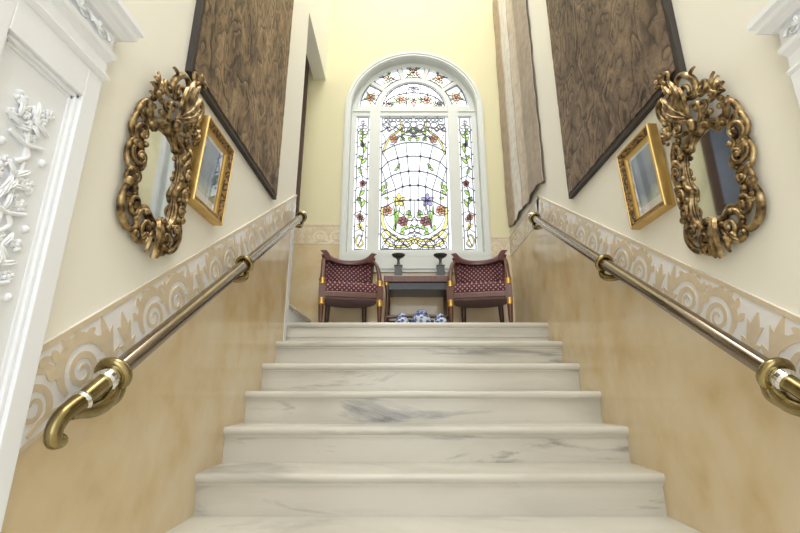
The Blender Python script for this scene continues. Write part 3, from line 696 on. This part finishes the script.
# ------------------------------------------------------------------ carved gilt mirrors
def carved_mirror(X, sg, yc, label, seed):
    zc = 1.87; t = thing('carved_mirror', label, 'mirror', (X, yc, zc), group=None); off = (X, yc, zc); rnd = random.Random(seed)
    def f(h, v, d):                                     # the cartouche is a little narrower on its window side
        k = .91 if h < 0 else .80 + .12*min(1, max(0, (v - 2.08)/.12))
        return (X + sg*(d*.62 + .002), yc + h*k, v)
    nrm = (sg, 0, 0)
    hp = [(0,2.052),(.03,2.062),(.06,2.04),(.078,2.018),(.105,2.030),(.128,2.005),(.136,1.95),(.130,1.895),(.112,1.862),(.126,1.84),(.132,1.79),(.122,1.745),(.092,1.722),(.06,1.735),(.03,1.715),(0,1.70)]
    hp = [(h*1.10, zc + (v - zc)*1.03) for h, v in hp]
    full = smooth_curve(hp, 4); full = full + [(-h, v) for h, v in full[-2:0:-1]]
    m = MB(); m.prism(full, f, .010, .014); build('mirror_glass', m, M['mirror'], t, off)
    m = MB(); m.prism([(h*1.12, zc + (v-zc)*1.1) for h, v in full], f, 0, .008); build('backboard', m, M['dwood'], t, off)
    m = MB(); loop = full + [full[0], full[1]]
    m.tube([f(h*1.11, zc + (v-zc)*1.075, .030 + .006*math.sin(i*.5)) for i, (h, v) in enumerate(loop)], [.0115 + .003*math.sin(i*.45) for i in range(len(loop))], 8)
    m.tube([f(h*1.03, zc + (v-zc)*1.02, .022) for h, v in loop], .0045, 6)
    build('inner_moulding', m, M['gold'], t, off, smooth=60)
    def spiral(m, c, r0, a0, turns, w, d=.03, rise=.02, sgn=1, mir=1, tail=None, n=26):
        pts = []; ws = []
        if tail:
            for i in range(8):
                u = i/8; pts.append(tail(u)); ws.append(w*(.35+.65*u))
        for i in range(n+1):
            u = i/n; a = a0 + sgn*turns*2*PI*u; r = r0*(1-u)**.75 + r0*.14
            pts.append((c[0] + r*math.cos(a), c[1] + r*math.sin(a), d + rise*math.sin(PI*u*.8))); ws.append(w*(1-.45*u))
        m.tube([f(mir*p[0], p[1], p[2]) for p in pts], ws, 8, flat=1.0)
        e = pts[-1]; m.ball(f(mir*c[0], c[1], d + rise*.9), w*1.15, 8, 6)
    def lf(m, b, tp, w, d0, d1, mir=1, bend=0., arch=.02, th=.009):
        pts = []; ws = []
        dx, dy = tp[0]-b[0], tp[1]-b[1]
        for i in range(9):
            u = i/8; k = bend*math.sin(PI*u)
            pts.append(f(mir*(b[0]+dx*u-dy*k), b[1]+dy*u+dx*k, d0+(d1-d0)*u+arch*math.sin(PI*u))); ws.append(max(.004, w*math.sin(PI*(u*.82+.12))))
        m.leaf(pts, ws, th, nrm)
    cr = MB(); bt = MB(); sh = MB()
    def arm(m, pts, r0, r1, r2, mir=1, n=5):
        q_ = smooth_curve(pts, n); k_ = len(q_) - 1
        m.tube([f(mir*p[0], p[1], p[2]) for p in q_], [(r0*(1-i/k_) + r2*i/k_) + (r1 - (r0+r2)/2)*math.sin(PI*i/k_) for i in range(k_+1)], 9)
        m.ball(f(mir*q_[-1][0], q_[-1][1], q_[-1][2]), r2*1.5, 8, 6)
    for s_ in (1, -1):
        j = lambda a=.005: rnd.uniform(-a, a)
        sw = MB()
        # side scrolls, foot to shoulder
        spiral(sw, (.158+j(), 1.700+j()), .034, PI*.9, 1.35, .0098, mir=s_, rise=.03, sgn=1)
        spiral(sw, (.186+j(), 1.785+j()), .031, -PI*.4, 1.3, .0095, mir=s_, rise=.03, sgn=1)
        spiral(sw, (.190+j(), 1.868+j()), .036, PI*.5, 1.3, .0100, mir=s_, rise=.035, sgn=-1)
        spiral(sw, (.192+j(), 1.960+j()), .034, -PI*.6, 1.25, .0100, mir=s_, rise=.03, sgn=1)
        arm(sw, [(.148,1.77,.03),(.205,1.745,.035),(.222,1.69,.035),(.196,1.635,.03),(.145,1.612,.03),(.118,1.635,.04),(.135,1.655,.045)], .007, .0135, .007, s_)
        arm(sw, [(.165,1.83,.03),(.215,1.815,.035),(.236,1.865,.03),(.222,1.915,.035),(.195,1.92,.04)], .006, .0105, .006, s_)
        arm(sw, [(.15,1.915,.03),(.205,1.91,.035),(.240,1.955,.03),(.228,2.01,.035),(.196,2.02,.04)], .006, .0105, .006, s_)
        arm(sw, [(.165,2.108,.04),(.205,2.07,.035),(.224,2.015,.03),(.228,1.965,.03)], .010, .0125, .006, s_)
        arm(sw, [(.045,2.095,.03),(.100,2.062,.035),(.158,2.050,.035),(.168,2.088,.035),(.145,2.095,.04)], .009, .0135, .008, s_)
        for b, tp, w in (((.165,1.715),(.222,1.70),.026),((.175,1.80),(.228,1.825),.026),((.17,1.89),(.240,1.90),.028),((.16,1.98),(.226,2.035),.028),((.15,2.03),(.19,2.10),.028)):
            lf(sw, (b[0]+j(), b[1]+j()), (tp[0]+j(.006), tp[1]+j(.008)), w, .025, .03, s_, bend=rnd.uniform(-.3,.3), arch=.025)
        for h, v, r in ((.212,1.762,.0165),(.172,1.752,.0135),(.158,1.835,.012),(.218,1.905,.012),(.203,1.715,.012),(.155,1.93,.012),(.140,1.712,.011),(.145,2.02,.012)):
            sw.ball(f(s_*h, v, .045), r, 10, 7)
        build('scrollwork', sw, M['gold'], t, off, smooth=60)
        # foot
        spiral(bt, (.075,1.640), .034, PI*.9, 1.3, .0100, mir=s_, rise=.035, sgn=1)
        arm(bt, [(.03,1.695,.04),(.075,1.705,.045),(.118,1.68,.04),(.125,1.645,.04),(.10,1.63,.045)], .006, .012, .007, s_)
        arm(bt, [(.015,1.66,.04),(.035,1.62,.045),(.075,1.590,.035),(.115,1.598,.03),(.122,1.625,.035)], .008, .012, .006, s_)
        for b, tp, w in (((.012,1.625),(.042,1.56),.034),((.06,1.615),(.095,1.592),.028)): lf(bt, b, tp, w, .035, .04, s_, bend=.2, arch=.025)
        for h, v, r in ((.09,1.695,.013),(.035,1.665,.013),(.055,1.60,.012),(.13,1.605,.010)): bt.ball(f(s_*h, v, .05), r, 10, 7)
    # shoulder sprays: a tall one on the near side, a lower one on the far side
    for (cx_, cz_), k, s_ in (((-.155, 2.140), 1.0, -1), ((.190, 2.145), .72, 1)):
        for a, l in ((100,.068),(62,.062),(22,.05),(142,.055),(-20,.045),(185,.045),(82,.085)):
            a_ = math.radians(a); lf(sh, (cx_, cz_), (cx_ + s_*k*l*math.cos(a_), cz_ + k*l*1.05*math.sin(a_)), .03*k, .035, .05, 1, bend=rnd.uniform(-.25,.25), arch=.02)
        sh.ball(f(cx_, cz_, .06), .016*k, 10, 7); sh.ball(f(cx_ + s_*.022, cz_ + .028, .058), .012*k, 8, 6); sh.ball(f(cx_ - s_*.02, cz_ + .03, .058), .012*k, 8, 6); sh.ball(f(cx_ + s_*.012, cz_ - .025, .055), .012*k, 8, 6)
    # crest: a ribbed shell leaning to the window side between two big crescents
    for o_, (tx, tz), w in ((0,(.118,2.375),.05),(1,(.072,2.365),.042),(-1,(.140,2.325),.042),(2,(.038,2.325),.034),(-2,(.142,2.275),.034)):
        lf(cr, (.016 + .004*o_, 2.135), (tx, tz), w, .045, .075, 1, bend=.06*o_, arch=.02, th=.011)
    arm(cr, [(.060,2.315,.06),(.028,2.345,.065),(-.012,2.332,.065),(-.050,2.285,.06),(-.058,2.238,.055),(-.030,2.214,.05),(.004,2.232,.055)], .008, .0145, .009)
    arm(cr, [(.035,2.27,.06),(.012,2.288,.06),(-.016,2.27,.06),(-.018,2.243,.06)], .007, .010, .007)
    arm(cr, [(.120,2.298,.06),(.172,2.330,.06),(.203,2.312,.055),(.200,2.262,.05),(.165,2.222,.045),(.122,2.226,.05),(.118,2.258,.055)], .008, .0145, .009)
    arm(cr, [(.130,2.275,.06),(.162,2.288,.06),(.170,2.262,.06),(.150,2.25,.06)], .006, .009, .007)
    arm(cr, [(.098,2.355,.07),(.075,2.400,.07),(.098,2.418,.07),(.118,2.395,.075),(.106,2.378,.075)], .007, .011, .007)
    for a, l in ((60,.045),(110,.05),(20,.04),(150,.035)): lf(cr, (.140,2.395), (.140 + l*math.cos(math.radians(a)), 2.395 + l*math.sin(math.radians(a))), .03, .06, .07, 1, arch=.015)
    lf(cr, (-.04,2.30), (-.085,2.315), .022, .055, .06, 1, arch=.01)
    spiral(cr, (-.090,2.205), .032, PI*.2, 1.3, .0105, d=.035, rise=.035, sgn=1)
    spiral(cr, (-.075,2.135), .030, -PI*.4, 1.3, .0098, d=.03, rise=.03, sgn=1)
    spiral(cr, (.105,2.150), .032, PI*.6, 1.3, .0098, d=.03, rise=.03, sgn=-1)
    spiral(cr, (.165,2.185), .026, PI*.1, 1.2, .0090, d=.03, rise=.03, sgn=1)
    arm(cr, [(-.02,2.10,.04),(-.05,2.13,.05),(-.045,2.175,.05),(-.012,2.185,.055)], .007, .011, .007); arm(cr, [(.05,2.10,.04),(.085,2.105,.05),(.14,2.13,.045),(.15,2.165,.045)], .007, .011, .006)
    for h, v, r in ((.180,2.218,.014),(-.12,2.175,.011),(-.03,2.155,.011),(.06,2.19,.012),(-.10,2.10,.012),(.13,2.10,.012)): cr.ball(f(h, v, .05), r, 10, 7)
    lf(bt, (0,1.70), (0,1.55), .055, .045, .045, 1, arch=.03, th=.014)
    cr.ball(f(.012, 2.108, .06), (.020, .024, .028), 12, 8)
    build('shoulder_leaves', sh, M['gold'], t, off, smooth=60)
    build('crest', cr, M['gold'], t, off, smooth=60); build('foot_ornament', bt, M['gold'], t, off, smooth=60)
carved_mirror(R, -1, 1.505, 'carved gilt scrollwork mirror on the right wall', 4)
carved_mirror(L, 1, 1.508, 'carved gilt scrollwork mirror on the left wall', 9)

# ------------------------------------------------------------------ handrails
def handrail(X, sg, y0, y1, ybr, label):
    dX = .085; H = .95; xr = X + sg*dX
    t = thing('handrail', label, 'handrail', (X, y0, nose(y0) + H)); off = (X, y0, nose(y0) + H)
    rp = lambda y, up=0.: Vector((xr, y, nose(y) + H + up))
    ax = Vector((0, c0, s0))
    m = MB(); m.tube([rp(y0), rp(y1)], .0290, 20); build('rail', m, M['steel'], t, off, smooth=True)
    for pr in (((y0 - .005, .035), (y0 + .008, .032)), ((y1 + .012, .036), (y1 - .010, .033))):
        m = MB()
        for yy, r in pr: m.lathe([(.0, -.014), (r*.86, -.014), (r, -.006), (r, .006), (r*.86, .014), (.0, .014)], rp(yy), 16, axis=ax)
        build('collar', m, M['crystal'], t, off, smooth=30)
    # wall brackets: ring on the rail and a leaf shaped arm curling to a wall screw
    for i, yb in enumerate(ybr):
        m = MB(); c = rp(yb); big = 1.35 if i == 0 else 1.0
        m.torus(c, ax, .039, .0115*big, 26, 10)
        pth = smooth_curve([tuple(c + Vector((0, .046, .004))), tuple(c + Vector((0, .036, -.058))), tuple(c + Vector((-sg*.01, -.012, -.088))), tuple(c + Vector((-sg*.045, -.065, -.098))), (X + sg*.012, c.y - .085, c.z - .108)], 6)
        m.tube(pth, [.009 + .010*math.sin(PI*(k/24)**.8) for k in range(25)], 10)
        b = build('bracket', m, M['brass'], t, off, smooth=60)
        m = MB(); e = Vector(pth[-1]); m.lathe([(0, 0), (.016, 0), (.016, .006), (.009, .010), (.008, .022), (0, .024)], (X + sg*.006, e.y, e.z), 14, axis=(sg, 0, 0)); m.ball((X + sg*.012, e.y - .012, e.z - .014), .009, 8, 6)
        build('wall_screw', m, M['iron'], b, off, smooth=40)
    # lower end: short tube, collar, then a swan-neck finial
    m = MB(); m.tube([rp(y0 - .005), rp(y0 - .085)], .0245, 18); build('rail_tip', m, M['brass'], t, off, smooth=True)
    m = MB(); m.lathe([(0, -.010), (.025, -.010), (.030, 0), (.025, .010), (0, .010)], rp(y0 - .088), 16, axis=ax); build('collar', m, M['crystal'], t, off, smooth=30)
    p = rp(y0 - .09)
    pth = smooth_curve([tuple(p), tuple(p + Vector((0, -.028, -.014))), tuple(p + Vector((0, -.058, -.036))), tuple(p + Vector((0, -.074, -.066))), tuple(p + Vector((0, -.068, -.092))), tuple(p + Vector((0, -.050, -.094)))], 7)
    m = MB(); n = len(pth); m.tube(pth, [.026 - .002*math.sin(PI*k/n) - .007*k/n for k in range(n)], 14); m.ball(pth[-1], .019, 12, 8)
    build('end_finial', m, M['brass'], t, off, smooth=60)
    # crescent linking the big ring to the finial
    c = rp(y0 + .01)
    pth = smooth_curve([tuple(c + Vector((0, .03, .012))), tuple(c + Vector((0, .03, -.035))), tuple(c + Vector((0, .0, -.072))), tuple(c + Vector((0, -.045, -.088))), tuple(c + Vector((0, -.09, -.092))), tuple(c + Vector((0, -.13, -.10)))], 7)
    m = MB(); n = len(pth); m.tube(pth, [.012 + .012*math.sin(PI*(k/n)**.8) for k in range(n)], 12); build('crescent_arm', m, M['brass'], t, off, smooth=60)
handrail(L, 1, 1.305, 3.49, (1.33, 2.27, 3.43), 'metal handrail with brass brackets on the left wall')
handrail(R, -1, 1.305, 3.43, (1.33, 2.29, 3.38), 'metal handrail with brass brackets on the right wall')

# ------------------------------------------------------------------ white door surrounds
def door(n, X, sg, label, yend=1.106, ks=1.):
    t = thing('door_%d' % n, label, None, (X, .62, 0), kind='structure'); off = (X, .62, 0)
    f = lambda u, v, d: (X + sg*d, u, v)
    y0, y1, zt = .76, yend, 1.99
    m = MB()                                            # jamb pilaster with a sunk panel
    pa, pb, pz0, pz1 = y0 + .05, y1 - .057, .30, 1.889
    m.prism([(y0, 0), (pa, 0), (pa, zt), (y0, zt)], f, 0, .04); m.prism([(pb, 0), (y1, 0), (y1, zt), (pb, zt)], f, 0, .04)
    m.prism([(pa, pz1), (pb, pz1), (pb, zt), (pa, zt)], f, 0, .04); m.prism([(pa, 0), (pb, 0), (pb, pz0), (pa, pz0)], f, 0, .04)
    m.prism([(pa, pz0), (pb, pz0), (pb, pz1), (pa, pz1)], f, 0, .018)
    for i in (0, 1):                                    # bead inside the sunk panel
        a = .010*i; w = .012
        hh = .030 - .008*i
        m.prism([(pa+a, pz0), (pa+a+w, pz0), (pa+a+w, pz1), (pa+a, pz1)], f, .017, hh); m.prism([(pb-a-w, pz0), (pb-a, pz0), (pb-a, pz1), (pb-a-w, pz1)], f, .017, hh); m.prism([(pa, pz1-a-w), (pb, pz1-a-w), (pb, pz1-a), (pa, pz1-a)], f, .017, hh)
    build('jamb_pilaster', m, M['white'], t, off, bevel=.003)
    # carved flower drop on the panel
    m = MB(); rnd = random.Random(5); nrm = (sg, 0, 0); yc = (pa+pb)/2 + .005; f0 = f
    f = lambda u, v, d: f0(u, v, .016 + (d - .016)*.55)
    def fl(y, z, r, n=6):
        for k in range(n):
            a = 2*PI*k/n + rnd.random(); m.ball(f(y + r*.6*math.cos(a), z + r*.6*math.sin(a), .022 + rnd.random()*.005), r*.38, 8, 6)
        m.ball(f(y, z, .028), r*.36, 8, 6)
    def lv(y, z, a, l, w=.02):
        pts = [f(y + l*u/6*math.cos(a), z + l*u/6*math.sin(a), .022 + .012*math.sin(PI*u/6)) for u in range(7)]; m.leaf(pts, [max(.003, w*math.sin(PI*(u*.13+.12))) for u in range(7)], .006, nrm)
    for zb_ in (1.73, 1.55, 1.38, 1.20):
        for k in range(14): fl(yc + rnd.uniform(-.055, .05), zb_ + rnd.uniform(-.04, .055), rnd.uniform(.010, .019))
        for k in range(9): lv(yc + rnd.uniform(-.03, .03), zb_ + rnd.uniform(-.03, .03), rnd.uniform(0, 2*PI), rnd.uniform(.03, .055), .014)
        m.tube([f(yc - .045, zb_ - .055, .03), f(yc, zb_ - .068, .036), f(yc + .05, zb_ - .052, .03)], .0055, 8)
        m.tube([f(*p, .026) for p in smooth_curve([(yc, zb_ - .06), (yc + .018, zb_ - .09), (yc - .012, zb_ - .12)], 5)], .007, 8)
        m.ball(f(yc + .06, zb_ - .085, .026), .010, 8, 6); m.ball(f(yc - .055, zb_ - .09, .026), .010, 8, 6)
    m.tube([f(*p, .024) for p in smooth_curve([(yc, 1.73), (yc+.012, 1.6), (yc-.01, 1.45), (yc+.01, 1.28), (yc, 1.08)], 6)], .006, 8)
    f = f0
    build('carved_flower_drop', m, M['white'], t, off, smooth=60)
    # entablature: (depth, height) profile returned at the end
    prof = [(.0, 1.985), (.045, 1.985), (.052, 1.992), (.056, 2.0), (.052, 2.008), (.046, 2.012), (.044, 2.050), (.048, 2.058), (.053, 2.066), (.058, 2.070), (.060, 2.076), (.060, 2.088), (.048, 2.092), (.048, 2.150), (.062, 2.152), (.070, 2.158), (.080, 2.166), (.090, 2.170), (.094, 2.174), (.094, 2.190), (.106, 2.20), (.106, 2.22), (.0, 2.22)]
    m = MB(); prof = [(d*ks, z) for d, z in prof]; n_ = len(prof); ye = -.35
    vs = [f(y1 + d - .04, z, d) for d, z in prof] + [f(ye, z, d) for d, z in prof] + [f(y1 + d - .04, z, 0) for d, z in prof]
    fs = [(i, (i+1) % n_, n_+(i+1) % n_, n_+i) for i in range(n_)] + [(i, 2*n_+i, 2*n_+(i+1) % n_, (i+1) % n_) for i in range(n_)] + [tuple(range(n_, 2*n_))]
    m.add(vs, fs); co = build('cornice', m, M['white'], t, off)
    m = MB()                                            # frieze relief on the entablature
    for k in range(16):
        y = y1 - .05 - k*.075
        m.tube([f(y + .028*math.cos(a)*(1 - a/9), 2.112 + .022*math.sin(a)*(1 - a/9), (.054 - .05*(1-ks))) for a in [i*.45 for i in range(16)]], [.0055 - .0002*i for i in range(16)], 6)
        for a in (.4, 1.4, 2.6): m.leaf([f(y - .03 + .03*u/5*math.cos(a), 2.108 + .028*u/5*math.sin(a), .051 + .005*math.sin(PI*u/5)) for u in range(6)], [max(.002, .014*math.sin(PI*(u*.16+.1))) for u in range(6)], .005, nrm)
    build('frieze_relief', m, M['white'], co, off, smooth=60)
    # the leaf, and the far jamb
    m = MB(); m.prism([(-.2, .01), (y0, .01), (y0, 2.0), (-.2, 2.0)], f, -.10, -.06); m.prism([(-.08, .25), (y0 - .1, .25), (y0 - .1, 1.8), (-.08, 1.8)], f, -.06, -.05); build('door_leaf', m, M['white'], t, off)
    m = MB(); m.prism([(-.30, 0), (-.18, 0), (-.18, zt), (-.30, zt)], f, -.12, .04); m.prism([(y0, 0), (1.06, 0), (1.06, 2.02), (y0, 2.02)], f, -.12, 0); m.prism([(-.2, 1.99), (y0, 1.99), (y0, 2.03), (-.2, 2.03)], f, -.12, .03); build('door_frame', m, M['white'], t, off)
door(1, L, 1, 'white lacquered doorway with a carved flower drop left of the stairs', 1.106, .92)
door(2, R, -1, 'white lacquered doorway cornice right of the stairs', 1.088, .8)

# ------------------------------------------------------------------ armchairs
def armchair(loc, rz, label):
    t = thing('armchair', label, 'armchair', loc, rz, 'burgundy armchairs by the window')
    FW, RW, YF, YR = .2675, .185, -.22, .22
    # D-shaped seat outline
    def outline(s=1., dz=0):
        pts = [(-.275*s, -.235*s), (.275*s, -.235*s)]
        for i in range(1, 22):
            a = PI*i/22; pts.append((.275*s*math.cos(a)*(1 if True else 1), (-.02 + .265*math.sin(a))*s))
        pts.insert(2, (.275*s, -.02*s)); pts.append((-.275*s, -.02*s)); return pts
    fz = lambda u, v, d: (u, v, d)
    m = MB(); m.prism(outline(1.0), fz, .285, .338); build('seat_rail', m, M['wood'], t, bevel=.006)
    m = MB(); m.prism(outline(.94), fz, .270, .287); build('dust_cover', m, M['under'], t)
    m = MB(); 
    o0 = outline(.975); n = len(o0); vs = []; lv = [(.97, .336), (1.0, .35), (1.0, .395), (.975, .415), (.90, .432), (.6, .446), (.2, .452)]
    for s, z in lv: vs += [(x*s, y*s, z) for x, y in o0]
    m.add(vs, [(i*n+j, i*n+(j+1) % n, (i+1)*n+(j+1) % n, (i+1)*n+j) for i in range(len(lv)-1) for j in range(n)] + [tuple(range((len(lv)-1)*n, len(lv)*n)), tuple(range(n))[::-1]])
    build('seat_cushion', m, M['cloth'], t, smooth=60)
    # barrel back: grid over angle and height
    def back(m, z0, z1, rin, th, a_half, flare, ears, nu=28, nv=10):
        vs = []
        for side in (0, 1):
            for j in range(nv+1):
                v = j/nv
                for i in range(nu+1):
                    u = -1 + 2*i/nu; a = a_half*u
                    top = z1 + ears*abs(u)**6 - .012*(1-u*u)
                    z = z0 + (top - z0)*v; r = rin + (th if side else 0); k = 1 + flare*v
                    x = r*math.sin(a)*k + ears*.7*v**3*abs(u)**6*(1 if u > 0 else -1); y = -.02 + (.265/.275)*r*math.cos(a) + .05*v*v
                    vs.append((x, y, z))
        N1 = (nu+1)*(nv+1); fs = []
        for j in range(nv):
            for i in range(nu):
                a = j*(nu+1)+i; fs += [(a, a+1, a+nu+2, a+nu+1), (N1+a, N1+a+nu+1, N1+a+nu+2, N1+a+1)]
        for ln in ([j*(nu+1) for j in range(nv+1)], [j*(nu+1)+nu for j in range(nv+1)], list(range(nu+1)), list(range(nv*(nu+1), N1))):
            fs += [(ln[i], ln[i+1], N1+ln[i+1], N1+ln[i]) for i in range(len(ln)-1)]
        m.add(vs, fs)
    m = MB(); back(m, .40, .765, .205, .03, 1.15, .06, .02); build('backrest', m, M['cloth'], t, smooth=60)
    m = MB(); back(m, .34, .76, .232, .022, 1.2, .08, .03); build('back_shell', m, M['wood'], t, smooth=60)
    m = MB(); back(m, .715, .785, .20, .058, 1.2, .07, .05); build('crest_rail', m, M['cloth_plain'], t, smooth=60)
    for s in (-1, 1):
        m = MB(); pth = smooth_curve([(s*.246, .10, .735), (s*.258, .02, .70), (s*.264, -.10, .62), (s*.267, -.185, .52), (s*.2675, -.215, .455)], 6)
        m.tube(pth, [.024 - .004*math.sin(PI*k/24) for k in range(25)], 10, flat=.8); build('arm', m, M['wood'], t, smooth=60)
        # front leg runs up into the arm post
        m = MB(); x = s*FW; y = YF
        m.tube([(x, y, .0), (x, y, .03), (x, y, .22)], [.013, .016, .026], 12); m.box((x-.03, y-.03, .265), (x+.03, y+.03, .40)); m.tube([(x, y, .39), (x, y, .46)], .025, 12)
        lg = build('leg', m, M['wood'], t, smooth=40)
        for z0, h in ((.212, .06), (.40, .055)):
            m = MB(); m.lathe([(.0, 0), (.026, 0), (.031, h*.15), (.027, h*.3), (.030, h*.75), (.034, h*.9), (.034, h), (0, h)], (x, y, z0), 14); build('gilt_collar', m, M['gilt'], lg, smooth=40)
        m = MB(); x = s*RW
        m.tube(smooth_curve([(x*1.08, YR + .045, 0), (x*1.03, YR + .015, .12), (x, YR - .01, .29)], 5), [.017 + .0011*k for k in range(11)], 10); build('leg', m, M['dwood'], t, smooth=40)
armchair((-.520, 4.135, LAND), math.radians(13), 'burgundy armchair left of the console table')
armchair((.765, 4.135, LAND), math.radians(-13), 'burgundy armchair right of the console table')

# ------------------------------------------------------------------ console table and what stands on it
def console():
    x0, x1, y0, y1 = -.178, .485, 4.08, 4.47
    t = thing('console_table', 'narrow dark wooden console table between the armchairs', 'table', ((x0+x1)/2, (y0+y1)/2, LAND)); off = ((x0+x1)/2, (y0+y1)/2, LAND)
    Z = LAND
    m = MB(); m.box((x0, y0, Z + .474), (x1, y1, Z + .542)); build('tabletop', m, M['wood'], t, off, bevel=.008)
    m = MB(); m.box((x0 + .03, y0 + .025, Z + .405), (x1 - .03, y1 - .01, Z + .475)); d = build('apron', m, M['navy'], t, off, bevel=.003)
    for xx in (x0 + .025, x1 - .025):
        for yy in (y0 + .03, y1 - .03):
            s = 1 if xx > 0 else -1
            m = MB(); m.tube(smooth_curve([(xx, yy, Z + .49), (xx - s*.012, yy, Z + .36), (xx - s*.006, yy, Z + .2), (xx + s*.012, yy, Z)], 5), [.021 - .0005*k for k in range(16)], 8); lg = build('leg', m, M['dwood'], t, off, smooth=50)
            if yy < 4.2:
                m = MB(); m.lathe([(0, 0), (.022, 0), (.026, .01), (.022, .03), (.025, .042), (0, .042)], (xx, yy, Z + .445), 12); build('gilt_collar', m, M['gilt'], lg, off, smooth=40)
    m = MB()
    for yy in (y0 + .03, y1 - .03): m.tube([(x0 + .03, yy, Z + .135), ((x0+x1)/2, yy, Z + .150), (x1 - .03, yy, Z + .135)], [.016, .02, .016], 8)
    for xx in (x0 + .03, x1 - .03): m.tube([(xx, y0 + .03, Z + .135), (xx, y1 - .03, Z + .135)], .014, 8)
    m.ball(((x0+x1)/2, y0 + .03, Z + .15), .028, 10, 8); build('stretcher', m, M['dwood'], t, off, smooth=50)
console()
for x, lb in ((-.037, 'dark stone footed dish at the left end of the console table'), (.398, 'dark stone footed dish at the right end of the console table')):
    t = thing('footed_dish', lb, 'dish', (x, 4.3, LAND + .542), group='footed dishes on the console table')
    m = MB(); m.box((-.046, -.046, 0), (.046, .046, .018)); m.box((-.038, -.038, .018), (.038, .038, .150)); m.box((-.043, -.043, .150), (.043, .043, .160)); build('pedestal', m, M['stone_dark'], t, bevel=.003)
    m = MB(); m.lathe([(0,.158),(.030,.160),(.022,.172),(.014,.19),(.013,.215),(.022,.235),(.024,.24),(0,.241)], n=18); build('stem', m, M['stone_dark'], t, smooth=50)
    m = MB(); m.lathe([(0,.238),(.028,.240),(.058,.256),(.070,.272),(.072,.278),(.067,.280),(.05,.270),(0,.262)], n=24); build('bowl', m, M['stone_dark'], t, smooth=50)
def jar(x, y, r, h, label):
    t = thing('porcelain_jar', label, 'jar', (x, y, LAND), group='blue and white jars under the console table')
    m = MB(); m.lathe([(0,0),(r*.62,0),(r*.66,h*.04),(r*.85,h*.2),(r,h*.42),(r*.96,h*.56),(r*.74,h*.68),(r*.5,h*.73),(r*.5,h*.78),(0,h*.78)], n=24); build('body', m, M['porcelain'], t, smooth=60)
    m = MB(); m.lathe([(0,h*.77),(r*.6,h*.77),(r*.63,h*.80),(r*.60,h*.86),(r*.36,h*.92),(r*.14,h*.94),(r*.13,h*.96),(r*.2,h*.98),(r*.12,h),(0,h)], n=20); l = build('lid', m, M['porcelain'], t, smooth=60)
jar(.0, 3.97, .066, .155, 'small blue and white lidded jar left of the large jar under the console table')
jar(.178, 3.99, .092, .190, 'large blue and white lidded jar between the two small ones under the console table')
jar(.352, 3.97, .066, .150, 'small blue and white lidded jar right of the large jar under the console table')

# ------------------------------------------------------------------ light
w = bpy.data.worlds.new('daylight'); bpy.context.scene.world = w; w.use_nodes = True
w.node_tree.nodes['Background'].inputs['Color'].default_value = (.97, .985, 1.0, 1); w.node_tree.nodes['Background'].inputs['Strength'].default_value = 1.6
def area(name, loc, rot, sx, sy, power, col):
    d = bpy.data.lights.new(name, 'AREA'); d.shape = 'RECTANGLE'; d.size = sx; d.size_y = sy; d.energy = power; d.color = col
    o = bpy.data.objects.new(name, d); C.objects.link(o); o.location = loc; o.rotation_euler = rot; return o
area('landing_overhead_fill', (.13, 2.6, CEIL - .05), (0, 0, 0), 1.6, 1.6, 52, (1, .985, .96))  # added fill light above the stairs and landing, no fixture there
area('hall_overhead_fill', (.13, .2, CEIL - .05), (0, 0, 0), 1.6, 2.0, 128, (1, .985, .96))  # unseen fill added over the hall to brighten the side walls
area('hall_end_fill', (.13, HALL + .05, 2.6), (math.radians(90), 0, 0), 2.0, 4.5, 45, (.97, .985, 1))  # added fill panel across the open hall end, not an actual window
area('upper_flight_fill', (-2.3, 4.03, CEIL - .05), (0, 0, 0), 1.2, .7, 22, (1, .985, .96))  # extra fill added above the side flight, no known lamp behind it

# ------------------------------------------------------------------ camera
cd = bpy.data.cameras.new('camera'); cam = bpy.data.objects.new('camera', cd); C.objects.link(cam)
cam.location = (0, 0, EYE); cam.rotation_euler = (math.radians(90 + 15.93), 0, 0)
cd.sensor_width = 36; cd.lens = 432.7/800*36; cd.shift_x = -2/800; cd.clip_start = .02
sc = bpy.context.scene; sc.camera = cam
vs_ = sc.view_settings; sc.display_settings.display_device = 'sRGB'; vs_.view_transform = 'Standard'; vs_.look = 'None'; vs_.gamma = 1; vs_.use_curve_mapping = False; vs_.exposure = 0.2
try:
    sc.cycles.use_denoising = True; sc.cycles.max_bounces = 10; sc.cycles.diffuse_bounces = 6; sc.cycles.transparent_max_bounces = 16
except Exception: pass
